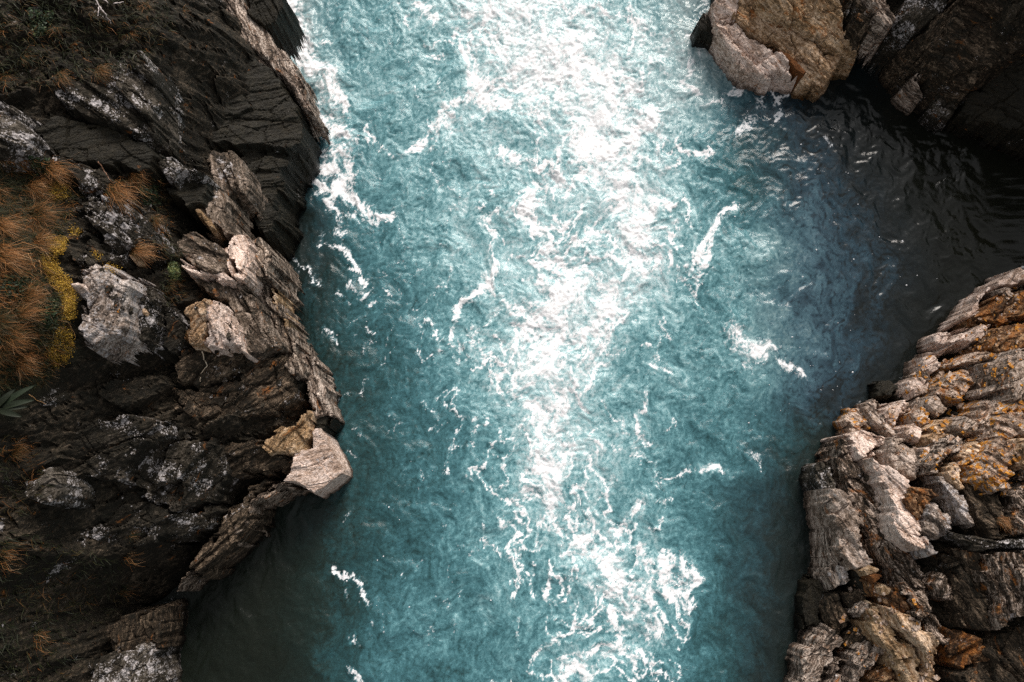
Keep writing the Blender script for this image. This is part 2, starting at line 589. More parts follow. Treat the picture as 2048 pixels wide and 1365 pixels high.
# ------------------------------------------------------------------ the river
AER_X = [560, 600, 650, 700, 800, 900, 1000, 1100, 1200, 1300, 1400, 1500, 1600, 1700, 1800, 1900]
AER_Y = [0, 100, 200, 300, 400, 500, 600, 700, 800, 900, 1000, 1100, 1200, 1300, 1365]
AER = np.array([[0.65, 0.66, 0.50, 0.47, 0.50, 0.62, 0.86, 0.80, 0.74, 0.55, 0.55, 0.40, 0.20, 0.10, 0.05, 0.00],
    [0.55, 0.62, 0.48, 0.44, 0.48, 0.56, 0.74, 0.94, 0.78, 0.70, 0.62, 0.34, 0.15, 0.12, 0.05, 0.00],
    [0.40, 0.50, 0.52, 0.48, 0.49, 0.56, 0.72, 0.78, 0.86, 0.74, 0.56, 0.20, 0.06, 0.02, 0.02, 0.00],
    [0.05, 0.10, 0.34, 0.42, 0.48, 0.53, 0.56, 0.62, 0.84, 0.72, 0.44, 0.20, 0.13, 0.06, 0.00, 0.00],
    [0.03, 0.04, 0.24, 0.34, 0.44, 0.54, 0.58, 0.64, 0.72, 0.72, 0.42, 0.26, 0.21, 0.13, 0.03, 0.00],
    [0.04, 0.07, 0.16, 0.24, 0.38, 0.54, 0.58, 0.62, 0.70, 0.80, 0.42, 0.51, 0.25, 0.16, 0.05, 0.00],
    [0.06, 0.10, 0.16, 0.22, 0.33, 0.48, 0.58, 0.84, 0.76, 0.70, 0.42, 0.41, 0.25, 0.16, 0.06, 0.01],
    [0.08, 0.11, 0.15, 0.20, 0.31, 0.40, 0.68, 0.76, 0.66, 0.45, 0.40, 0.53, 0.29, 0.16, 0.04, 0.00],
    [0.06, 0.10, 0.15, 0.21, 0.27, 0.36, 0.46, 0.80, 0.58, 0.48, 0.39, 0.34, 0.20, 0.06, 0.02, 0.00],
    [0.03, 0.06, 0.11, 0.16, 0.24, 0.32, 0.40, 0.76, 0.56, 0.44, 0.38, 0.26, 0.10, 0.03, 0.00, 0.00],
    [0.01, 0.04, 0.12, 0.19, 0.24, 0.32, 0.46, 0.68, 0.50, 0.48, 0.34, 0.19, 0.05, 0.01, 0.00, 0.00],
    [0.01, 0.04, 0.12, 0.18, 0.27, 0.33, 0.46, 0.50, 0.62, 0.58, 0.33, 0.17, 0.04, 0.01, 0.00, 0.00],
    [0.01, 0.04, 0.12, 0.20, 0.33, 0.38, 0.42, 0.44, 0.54, 0.54, 0.30, 0.15, 0.04, 0.01, 0.00, 0.00],
    [0.01, 0.04, 0.12, 0.23, 0.32, 0.34, 0.38, 0.40, 0.48, 0.48, 0.27, 0.13, 0.03, 0.01, 0.00, 0.00],
    [0.01, 0.04, 0.13, 0.27, 0.32, 0.33, 0.38, 0.42, 0.46, 0.40, 0.24, 0.11, 0.03, 0.01, 0.00, 0.00]])

FOAM = """.6,17;575,-20;590,45;605,90;620,120;640,145;655,150|.75,9;625,172;650,177;668,190;685,205;692,216|.75,11;648,240;665,255;685,265;697,277
.6,9;640,245;655,270;668,292;680,305|.7,9;655,304;682,313;699,333;704,372|.85,9;596,313;622,324;649,333;673,348;686,366;695,388
1,8;625,357;642,366;655,383;682,388;708,397;726,414;741,423;761,432;789,441|.7,4;609,348;616,329|.6,8;673,394;660,403;673,432;680,458;693,469
.6,6;699,432;713,436;726,425|.7,5;647,467;649,489;664,500|.95,3.5;673,493;693,504;708,517;721,531;732,555|.8,4;699,531;721,531|.85,7;702,561;713,568;726,581
.6,3;563,498;590,517;611,531;633,568|.5,3;677,585;704,594|.6,3;761,579;770,594|.7,5;736,607;754,609|.75,4;646,650;670,672;679,690|.5,4;732,664;741,670
.9,4;998,423;981,441;982,463;987,485;978,500;989,511;998,524|1,9;989,537;974,553|.9,7;974,564;952,579;941,592|.9,5;936,600;919,618;908,633;910,657;908,681
.8,7;836,4;858,22;871,40|.7,5;825,15;814,31|.85,3.5;913,59;893,88;906,97;928,103;919,119;924,132;941,152|1,13;941,152;956,167;978,189;998,204;1020,208|.7,4;956,149;985,169
.5,3;862,158;875,176|.5,3;884,180;901,187|.45,3;814,182;842,200|.8,6;941,187;923,200;899,204;884,226;880,244;858,259;847,281;833,297;808,308|.5,9;901,226;888,253;869,277;855,300
.7,3.5;724,255;732,270;754,281;770,290;793,315|.6,2.5;704,281;741,286|.7,2.5;849,110;871,114;880,123|.6,4;642,81;660,79|.7,2.5;956,88;998,86
.6,2.5;1152,0;1149,13;1156,20|.9,5;1189,9;1207,18;1220,29|.8,3;1233,26;1246,31;1253,48|.8,3;1262,24;1266,40;1281,48|.9,8;1266,48;1270,57|.7,3;1264,73;1264,101|.7,3;1294,53;1297,60
.8,5;1084,73;1099,84;1095,97;1114,108;1141,114;1187,130;1209,141;1246,152;1259,165;1253,182|.8,3.5;1121,152;1121,171;1119,196;1132,198
.8,8;1207,145;1215,169;1224,193;1231,209;1211,233;1187,244;1180,261;1165,275|1,20;1163,281;1170,292|.9,7;1187,288;1207,294;1233,288;1248,286;1261,272;1283,259|1,10;1290,250;1308,244|1,8;1305,233;1316,220
.5,2.5;1301,130;1319,123|.5,2.5;1297,154;1325,143|.9,4;1092,233;1097,240;1106,233|.6,2;1062,229;1092,218
.8,8;1382,79;1395,81;1406,97;1428,108;1448,123;1460,140|.5,4;1382,116;1382,143;1374,163;1374,180|.7,4;1360,163;1374,180;1395,191|.7,3;1413,207;1435,202
1,8;1000,313;1022,315;1035,324|.9,5;1116,300;1119,322;1116,342|1,11;1112,348;1114,357|.8,7;1062,335;1077,331;1095,322|.8,3;1154,300;1158,322;1163,344;1160,362;1169,373;1182,373
1,15;1195,305;1222,306|.7,3.5;1259,304;1257,333;1255,355;1248,364|.7,12;1204,351;1206,353|.7,8;1226,373;1230,376|.9,6;1068,364;1064,388;1059,410;1051,423;1051,441;1066,454;1070,471
1,12;1064,449;1070,455|.85,3.5;1066,454;1092,452;1123,447;1141,443|.7,2.5;1053,375;1048,401;1042,423|.9,4;1064,513;1079,522;1103,526;1119,515;1136,500|.9,7;1095,522;1108,524
.8,6;1145,480;1167,487;1185,480;1198,463|.85,3;1180,513;1174,531;1165,544;1145,557;1136,568|.6,3;1132,553;1154,540|.95,15;1281,441;1275,458;1281,482
.8,5;1283,430;1303,416;1325,414;1338,405;1303,401|.8,3;1308,458;1325,460|.7,3.5;1341,432;1347,454|.9,5;1338,469;1356,487;1356,498;1345,511;1341,526
.75,5;1308,491;1281,498;1264,509;1246,513|.6,4;1292,511;1264,526;1248,540|1,6;1463,415;1448,436;1435,454;1417,471;1404,491;1396,511;1387,535|.9,5;1431,471;1415,507;1404,537;1396,564;1391,590
.9,4;1391,315;1406,313;1428,309|.6,2.5;1325,309;1358,311|.7,4;1075,575;1081,555;1095,548|.8,18;1123,583;1130,586|.8,12;1099,592;1104,594|.6,7;1158,577;1176,586
.9,18;1092,611;1098,606|.8,7;1064,635;1088,618|.9,4;1031,611;1042,620;1037,633|.9,4;1044,653;1062,642;1088,642;1110,646;1119,659;1110,664|.7,3;1048,651;1046,670
.9,5;1121,670;1105,683;1105,703;1094,716;1083,730;1066,734;1044,738;1029,749;1037,767|.7,3.5;1075,736;1097,754|.7,6;1141,675;1171,666;1198,653;1220,629;1226,613|.5,4;1220,668;1211,688
.7,3;1141,754;1152,763;1154,782;1145,789|.8,4;1134,807;1132,822;1105,835|.8,10;1057,820;1073,833;1095,853|.7,8;1110,853;1112,860|.8,3;1294,694;1303,699|.8,2.5;1323,708;1325,725
.6,9;1306,738;1312,744|.6,4;1332,745;1336,748|.8,4;1294,793;1288,813;1290,824;1270,837;1268,859;1272,879;1288,892;1299,883|.8,11;1093,920;1086,941;1103,985;1089,1009
.7,4;1052,965;1072,982|.7,4;1055,1009;1068,1015|.7,4;1106,1040;1120,1070;1127,1091|.6,2.5;1011,910;1014,944;1018,982|.6,3.5;1016,1026;1025,1046;1052,1074
.8,3.5;963,1053;977,1087;994,1121;999,1111|.6,4;991,1036;1001,1060|.5,4;948,1103;944,1110|.9,4;677,1135;694,1155;711,1172;728,1190;744,1215|.5,3;692,1165;694,1206
.5,2.5;790,1128;803,1149|.6,4;888,914;897,941|.6,3;698,1275;721,1285|.7,6;698,1329;711,1346;718,1363|.6,4;1076,1322;1082,1305;1106,1288;1123,1285|.7,4;1096,1203;1106,1213
.7,4;1134,1104;1195,1109;1212,1101|.7,10;1209,1091;1212,1132|.85,6;1284,1012;1267,1029;1243,1043;1235,1063|.7,5;1267,907;1284,920|.6,3.5;1229,951;1219,975;1202,992
.5,4;1189,1036;1182,1063;1192,1080|.6,2.5;1287,999;1315,1002;1338,1009;1352,999|1,7;1414,939;1430,932|.75,3.5;1335,965;1359,954;1383,944;1400,941
.85,9;1321,1114;1338,1138;1328,1166;1338,1196;1369,1206;1389,1217|.85,9;1362,1118;1383,1142;1396,1166;1389,1189;1352,1193|.45,25;1359,1162;1362,1166
.8,6;1284,1097;1291,1125;1301,1166;1297,1193|.6,5;1284,1193;1311,1220;1331,1237|.6,5;1206,1196;1212,1189;1236,1186;1246,1145|.6,3;1263,1193;1270,1220
.95,10;1216,1220;1212,1244;1229,1256|.7,4;1192,1258;1168,1268;1120,1271|.9,4.5;1233,1285;1209,1295;1189,1309|.8,9;1161,1332;1141,1356;1130,1375|.5,22;1301,1258;1306,1262|.4,14;1291,1295;1296,1300
.5,14;1185,1343;1190,1348|.55,4;1498,914;1522,917;1509,934|.85,5;1453,182;1470,178;1490,176|.7,3;1412,208;1435,202;1451,188
.6,7;1510,192;1521,215;1513,233;1494,251;1474,262|.8,5;1533,176;1557,194;1570,182;1588,174|.75,4;1557,217;1549,237|.45,6;1649,290;1655,296|.4,5;1553,315;1560,318
.5,14;1455,650;1500,690;1545,705;1500,720|1,9;1724,66;1745,78;1765,92|.8,6;1672,5;1690,25;1705,50|.5,10;1560,735;1600,760"""


MIST = """.95,55;990,-30;1010,60;1080,120;1170,170;1215,250;1190,300|.8,42;1190,300;1240,400;1285,470;1280,540;1220,600|.9,38;1130,590;1085,620;1060,690;1080,760;1100,850;1090,960;1100,1040
.6,45;1290,50;1270,150;1240,200|.5,38;1060,440;1110,500;1150,570|.55,45;1200,1100;1250,1180;1300,1250|.55,32;1340,1130;1370,1190|.5,35;1160,1340;1240,1280|.75,26;585,-20;605,60;630,130;660,200;690,300;692,390
.5,34;1485,670;1500,700|.4,32;900,60;960,160|.4,40;1400,120;1380,230|.35,30;1510,490;1480,500|.4,30;640,330;700,400|.45,26;1270,1010;1215,1090|.4,24;880,260;900,220"""


def threads():
    rg = np.random.default_rng(21)
    out = []
    spine = [(1010, 0), (1080, 110), (1190, 220), (1220, 320), (1180, 430), (1200, 540), (1110, 620), (1070, 720), (1090, 830), (1095, 960), (1160, 1080), (1240, 1180), (1200, 1300), (1150, 1380)]
    sy = [q[1] for q in spine]
    sx = [q[0] for q in spine]
    for _ in range(330):
        y = rg.uniform(-20, 1370)
        x = min(1360.0, np.interp(y, sy, sx) + rg.normal(0, 105 if y < 900 else 95))
        a = rg.normal(math.pi / 2, .75)
        n = int(rg.integers(4, 11))
        st_ = rg.uniform(7, 13)
        pts = []
        bend = rg.normal(0, .16)
        for k in range(n):
            pts.append('%.0f,%.0f' % (x, y))
            a += bend + rg.normal(0, .38)
            x += st_ * math.cos(a)
            y += st_ * math.sin(a)
        out.append('%.2f,%.2f;' % (rg.uniform(.45, .85), rg.uniform(1.6, 3.0)) + ';'.join(pts))
    for _ in range(70):                                   # and a few along the left-hand edge of the current
        y = rg.uniform(250, 1350)
        x = rg.uniform(690, 930)
        a = rg.normal(1.9, .5)
        pts = []
        for k in range(int(rg.integers(3, 7))):
            pts.append('%.0f,%.0f' % (x, y))
            a += rg.normal(0, .4)
            x += 9 * math.cos(a)
            y += 9 * math.sin(a)
        out.append('%.2f,%.2f;' % (rg.uniform(.3, .5), rg.uniform(1.5, 2.4)) + ';'.join(pts))
    return '|'.join(out)


def raster_foam(FOAM):
    """traced foam streaks, on a map of the river in photo units (1 cell = 2 units)"""
    w, h = 1060, 720
    F = np.zeros((h, w))
    for item in FOAM.replace('\n', '|').split('|'):
        head, *pts = item.split(';')
        I, wd = [float(q) for q in head.split(',')]
        pts = [tuple(float(q) for q in p.split(',')) for p in pts]
        R = wd * 4.5 + 8
        xs = [p[0] for p in pts]
        ys = [p[1] for p in pts]
        x0, x1 = int(max(0, (min(xs) - R) / 2)), int(min(w - 1, (max(xs) + R) / 2 + 1))
        y0, y1 = int(max(0, (min(ys) - R) / 2 + 15)), int(min(h - 1, (max(ys) + R) / 2 + 16))
        if x1 <= x0 or y1 <= y0:
            continue
        gx, gy = np.meshgrid(np.arange(x0, x1) * 2.0, (np.arange(y0, y1) - 15) * 2.0)
        d2 = np.full(gx.shape, 1e9)
        for (ax, ay), (bx, by) in zip(pts[:-1], pts[1:]):
            ex, ey = bx - ax, by - ay
            t = np.clip(((gx - ax) * ex + (gy - ay) * ey) / (ex * ex + ey * ey + 1e-9), 0, 1)
            d2 = np.minimum(d2, (gx - ax - t * ex) ** 2 + (gy - ay - t * ey) ** 2)
        f = I * (.74 * np.exp(-d2 / (wd * .95) ** 2) + .26 * np.exp(-d2 / (wd * 2.4 + 3) ** 2))
        F[y0:y1, x0:x1] = np.maximum(F[y0:y1, x0:x1], f)
    return F


def bilin(M, fx, fy):
    h, w = M.shape
    fx = np.clip(fx, 0, w - 1.001)
    fy = np.clip(fy, 0, h - 1.001)
    x0, y0 = fx.astype(int), fy.astype(int)
    a, b = fx - x0, fy - y0
    return (M[y0, x0] * (1 - a) + M[y0, x0 + 1] * a) * (1 - b) + (M[y0 + 1, x0] * (1 - a) + M[y0 + 1, x0 + 1] * a) * b


def aer_map():
    gx, gy = np.meshgrid(np.arange(500, 2060, 10.0), np.arange(-60, 1460, 10.0))
    fx = np.interp(gx, AER_X, np.arange(len(AER_X)))
    fy = np.interp(gy, AER_Y, np.arange(len(AER_Y)))
    M = bilin(AER, fx, fy)
    k = np.exp(-.5 * (np.arange(-9, 10) / 3.6) ** 2)
    k /= k.sum()
    for _ in (0, 1):
        M = np.apply_along_axis(lambda v: np.convolve(np.pad(v, 9, 'edge'), k, 'valid'), 0, M).T
    return M


def current(X, Y, steps, h):
    """carry points upstream through the eddies of the river"""
    gx, gy = np.arange(-7, 11, .04), np.arange(-4.5, 14, .04)
    GX, GY = np.meshgrid(gx, gy)
    psi = .50 * perlin(GX * .55, GY * .42, 61) + .26 * perlin(GX * 1.15, GY * .9, 62) + .07 * perlin(GX * 2.9, GY * 2.2, 63)
    vy, vx = np.gradient(psi, .04)
    vx, vy = vy, -vx
    x, y = X.copy(), Y.copy()
    for _ in range(steps):
        fx, fy = (x + 7) / .04, (y + 4.5) / .04
        u, w = bilin(vx, fx, fy), bilin(vy, fx, fy)
        x -= u * h
        y -= w * h
    return x, y


xs = axis(-5.6, 9.4, .0225, -40, 40)
ys = axis(-3.0, 12.2, .0225, -25, 60)
X, Y = np.meshgrid(xs, ys)
SD = shore_sd(X, Y)
keep = SD < .55
px, py = to_px(X, Y, 0.0)
# swirls of the current carry everything that floats on it
s1, s2 = fbm(X * .55, Y * .45, 11, 3), fbm(X * .55, Y * .45, 12, 3)
C1x, C1y = current(X, Y, 8, .035)
C2x, C2y = current(X, Y, 8, .045)
C3x, C3y = current(X, Y, 2, .040)
m1, m2 = fbm(X * 2.6, Y * 2.2, 13, 3), fbm(X * 2.6, Y * 2.2, 14, 3)
f1_, f2_ = fbm(C1x * 9, C1y * 8, 15, 3), fbm(C1x * 9, C1y * 8, 16, 3)
f3_, f4_ = perlin(C1x * 24, C1y * 24, 17), perlin(C1x * 24, C1y * 24, 18)
pxc, pyc = to_px(X + .55 * (C1x - X), Y + .55 * (C1y - Y), 0.0)
foam_t = bilin(raster_foam(FOAM), (pxc + 9 * m1 + 11 * f1_ + 4.5 * f3_) / 2, (pyc + 9 * m2 + 11 * f2_ + 4.5 * f4_) / 2 + 15)
foam_t = foam_t * (.50 + .65 * sstep(-.35, .35, fbm(C1x * 3.4, C1y * 2.8, 19, 3)))
foam_t = np.maximum(foam_t, .55 * bilin(raster_foam(FOAM), (pxc + 26 * m1 + 14 * f1_ + 9) / 2, (pyc + 26 * m2 + 14 * f2_ - 7) / 2 + 15) * sstep(.05, .45, fbm(C1x * 2.6, C1y * 2.2, 20, 3)))
pa, pb = to_px(X + .8 * (C1x - X), Y + .8 * (C1y - Y), 0.0)
pa, pb = pa + 35 * s1 + 22 * m1 + 10 * f1_, pb + 35 * s2 + 22 * m2 + 10 * f2_
thr = bilin(raster_foam(threads()), (pxc + 9 * m1 + 9 * f1_ + 3.5 * f3_) / 2, (pyc + 9 * m2 + 9 * f2_ + 3.5 * f4_) / 2 + 15)
foam_t = np.maximum(foam_t, .95 * thr)
mist = bilin(raster_foam(MIST), (pxc + 34 * m1 + 16 * f1_) / 2, (pyc + 34 * m2 + 16 * f2_) / 2 + 15)
aer = 1.16 * bilin(aer_map(), (pa - 500) / 10, (pb + 60) / 10)
n_big = fbm(C2x * 1.3, C2y * 1.1, 21, 4)
n_mid = fbm(C3x * 4.6, C3y * 3.6, 22, 4)
n_fine = fbm(C3x * 15, C3y * 12, 23, 4, .6)
calm = sstep(-.25, .35, fbm(C1x * .9, C1y * .8, 27, 3))          # smooth boils between rough tongues
lace = ridged(C2x * 2.3, C2y * 1.9, 24, 4, .6)
lace2 = ridged(C2x * 6.5, C2y * 5.2, 25, 3, .6)
lace3 = ridged(C2x * 15, C2y * 12, 26, 2, .6)
cxp, cyp = P(1430, 560, 0.0)
rr, aa = np.hypot(C1x - cxp, C1y - cyp), np.arctan2(C1y - cyp, C1x - cxp)
rr = rr + .22 * s1 + .16 * m1
pool = sstep(1450, 1640, pa) * sstep(120, 250, pb) * (1 - sstep(760, 960, pb))
arc = fbm(rr * 3.4, aa * 2.2, 31, 2, .45)
arc_r = ridged(rr * 2.6, aa * 1.9, 32, 3, .5)
edge_r = sstep(1400, 1540, pa) * sstep(860, 1000, pb)
edge_l = 1 - sstep(600, 800, pa)
cloud = fbm(C1x * .95, C1y * .75, 29, 4, .55)
puff = fbm(X * 3.1 + .3 * C1x, Y * 2.4 + .3 * C1y, 30, 4, .6)
aer = aer + aer * (.34 * cloud + .22 * puff + .22 * n_fine) * (1 - .35 * pool)
aer += .22 * sstep(.05, .7, foam_t) * (1 - .4 * pool)
aer += .27 * mist * (.75 + .5 * puff) * (1 - .5 * aer)
line = ridged(C2x * 1.5, C2y * .55, 43, 3, .6)
line2 = ridged(C2x * 2.3, C2y * .8, 44, 3, .6)
aer += (.11 * sstep(.80, .96, line) - .10 * sstep(.82, .97, line2)) * np.clip(aer * 2, 0, 1) * (1 - .4 * pool)
stroke = ridged(C3x * 4.6, C3y * 3.8, 28, 3, .62)
aer += pool * (.05 + .10 * arc + .10 * (sstep(.55, .80, arc_r) - .5)) * sstep(.03, .2, aer)
aer -= .10 * pool * sstep(.80, .96, stroke) * sstep(.03, .15, aer)
aer -= .12 * pool * sstep(.86, .97, arc_r) * sstep(.03, .2, aer)
rip = sstep(-.10, .30, fbm(C1x * 1.4, C1y * 1.2, 41, 3))
aer -= (.34 * sstep(.82, .97, stroke) * (.35 + .65 * rip)) * np.clip(aer, 0, .6)
aer = np.where(aer > .70, .70 + .62 * (aer - .70), aer)
aer += .10 * sstep(.80, .95, lace2) * sstep(.10, .5, aer) * (1 - rip)
web = .5 * sstep(.55, .86, lace2) + .5 * sstep(.50, .86, lace3)
foam = foam_t * (.54 + .86 * web + .40 * n_fine) + .22 * sstep(.86, .97, line) * sstep(.25, .5, aer) * web
band = bilin(aer_map(), (pa - 500) / 10, (pb + 60) / 10)
drift = .15 * sstep(.42, .95, band + .25 * cloud + .10 * puff) + .14 * mist * sstep(-.3, .5, puff + .5 * n_fine) + .26 * sstep(.12, .6, mist) * web + .16 * sstep(.22, .5, band) * sstep(.1, .5, cloud + .4 * puff)
wash = np.exp(-(np.minimum(SD + .02, 0) / .10) ** 2) * sstep(-.05, .4, fbm(X * 2.2, Y * 2.2, 71, 3) + .3 * n_fine) * .55
wash *= np.where(px < 900, 1.5 - 1.0 * sstep(380, 560, py), .75)
foam = np.clip(foam + (drift + wash * (.4 + .9 * web)) * (1 - foam), 0, 1)
turb = np.clip(.40 + .9 * aer, 0, 1.15) * (1 - pool) + .35 * pool
turb = turb * (1 - edge_r) + edge_r * .45
rough_w = 1 - .70 * calm
Z = turb * (.115 * n_big + rough_w * (.026 * n_mid + .019 * n_fine - .014 * rip * (stroke - .6)))
Z += pool * (1 - .7 * sstep(1720, 1850, px)) * (.014 * arc - .017 * (arc_r - .6))
Z += foam * (.006 + .030 * n_fine)
slate = np.clip(pool + .75 * sstep(1250, 1430, pa) * (1 - sstep(140, 320, pb)) + .55 * (1 - sstep(580, 720, pa)) * (1 - sstep(400, 800, pb)) + .55 * edge_r, 0, 1)

N = NT('river_water')
tc = N.n('ShaderNodeTexCoord').outputs['Object']
a_a, a_f, a_s = N.attr('aeration'), N.attr('foam'), N.attr('slate')
flow = N.n('ShaderNodeCombineXYZ')
N.l(N.attr('flow_x'), flow.inputs[0])
N.l(N.attr('flow_y'), flow.inputs[1])
flow = flow.outputs[0]
wv = flow
g1 = N.noise(wv, 11, 7, .70, .3).outputs[0]
g2 = N.noise(tc, 40, 4, .72).outputs[0]
gr = N.math('ADD', N.math('MULTIPLY', N.math('SUBTRACT', g1, .5), .85), N.math('MULTIPLY', N.math('SUBTRACT', g2, .5), .55))
amp = N.math('MULTIPLY', a_a, N.math('SUBTRACT', 1.0, N.math('MULTIPLY', a_s, .55)))
aa_ = N.math('ADD', a_a, N.math('MULTIPLY', gr, N.math('ADD', N.math('MULTIPLY', amp, 1.55), .035)))
teal = N.ramp(aa_, [(0, (.0060, .0076, .0048)), (.12, (.0105, .0205, .0180)), (.25, (.020, .060, .067)), (.40, (.045, .128, .150)), (.56, (.104, .236, .264)), (.70, (.215, .368, .395)), (.85, (.38, .505, .53)), (1, (.58, .66, .68))])
slat = N.ramp(aa_, [(0, (.006, .0064, .0042)), (.12, (.0115, .0165, .0195)), (.25, (.022, .044, .062)), (.40, (.055, .108, .138)), (.56, (.135, .195, .215)), (.70, (.25, .305, .315)), (.85, (.40, .44, .445)), (1, (.66, .68, .69))])
wcol = N.mix(a_s, teal, slat)
fn = N.noise(wv, 9, 9, .74, .8).outputs[0]
fn2 = N.noise(tc, 28, 5, .72).outputs[0]
fl = N.math('ABSOLUTE', N.math('SUBTRACT', N.noise(wv, 3.2, 7, .66, .7).outputs[0], .5))
fl = N.math('MINIMUM', fl, N.math('ADD', N.math('ABSOLUTE', N.math('SUBTRACT', N.noise(wv, 9.0, 5, .66, .5).outputs[0], .5)), .03))
th_ = N.math('ADD', N.math('MULTIPLY', N.math('SUBTRACT', fn, .5), 1.5), N.math('MULTIPLY', N.math('SUBTRACT', fn2, .5), 1.2))
th_ = N.math('ADD', N.math('ADD', th_, .30), N.math('MULTIPLY', fl, 3.4))
fm = N.remap(N.math('SUBTRACT', N.math('MULTIPLY', a_f, 1.40), th_), -.04, .56)
N.put(N.b.inputs['Base Color'], N.mix(fm, wcol, (.76, .765, .785)))
N.put(N.b.inputs['Roughness'], N.math('ADD', N.math('SUBTRACT', .19, N.math('MULTIPLY', a_s, .12)), N.math('MULTIPLY', fm, .4)))
N.b.inputs['IOR'].default_value = 1.33
N.b.inputs['Specular IOR Level'].default_value = .38
bh = N.math('ADD', N.math('MULTIPLY', g1, 1.0), N.math('MULTIPLY', g2, .35))
bn = N.bump(bh, .45, .03)
N.put(bn.node.inputs['Strength'], N.math('SUBTRACT', .36, N.math('MULTIPLY', a_s, .26)))
N.l(bn, N.b.inputs['Normal'])
river = link('river', grid_mesh('river', X, Y, Z, keep, True, {'aeration': np.clip(aer, 0, 1.1), 'foam': foam, 'slate': slate, 'flow_x': C3x, 'flow_y': C3y}), N.m)
tag(river, kind='structure')

# loose flecks of foam riding on the water
rng = np.random.default_rng(4)
dens = (.03 * sstep(.1, .3, foam_t) * (1 - foam) + .0035 * pool * sstep(.03, .15, aer) + .003 * sstep(.15, .4, aer) * sstep(.7, .85, lace)
        + .010 * np.exp(-((px - 1540) / 60) ** 2 - ((py - 205) / 50) ** 2) + .012 * np.exp(-((px - 1515) / 70) ** 2 - ((py - 715) / 50) ** 2)
        + .006 * np.exp(-((px - 1590) / 70) ** 2 - ((py - 760) / 40) ** 2) + .004 * np.exp(-((px - 1905) / 90) ** 2 - ((py - 620) / 40) ** 2))
core = (X > -5.6) & (X < 9.4) & (Y > -3) & (Y < 12.2) & (SD < 0)
sel = np.argwhere((rng.random(X.shape) < dens * .55) & core)
FV, FF = [], []
for k, (i, j) in enumerate(sel[:9000]):
    r = .006 + .012 * rng.random() ** 3
    a0 = rng.random() * 6.28
    n = 5
    b = len(FV)
    for q in range(n):
        rq = r * (.6 + .8 * rng.random())
        FV.append((X[i, j] + rq * math.cos(a0 + q * 6.283 / n), Y[i, j] + rq * math.sin(a0 + q * 6.283 / n), Z[i, j] + .003))
    FV.append((X[i, j], Y[i, j], Z[i, j] + .006 + r * .6))
    for q in range(n):
        FF.append((b + q, b + (q + 1) % n, b + n))
N = NT('foam_white')
N.b.inputs['Base Color'].default_value = (.78, .79, .82, 1)
N.b.inputs['Roughness'].default_value = .6
tag(link('foam_flecks', mesh_np('foam_flecks', np.array(FV), np.array(FF)), N.m), 'white foam flecks drifting loose on the river', kind='stuff')
del C3x, C3y, px, py, pa, pb, pxc, pyc, n_big, lace, lace2, lace3, arc, arc_r, drift, C1x, C1y, C2x, C2y

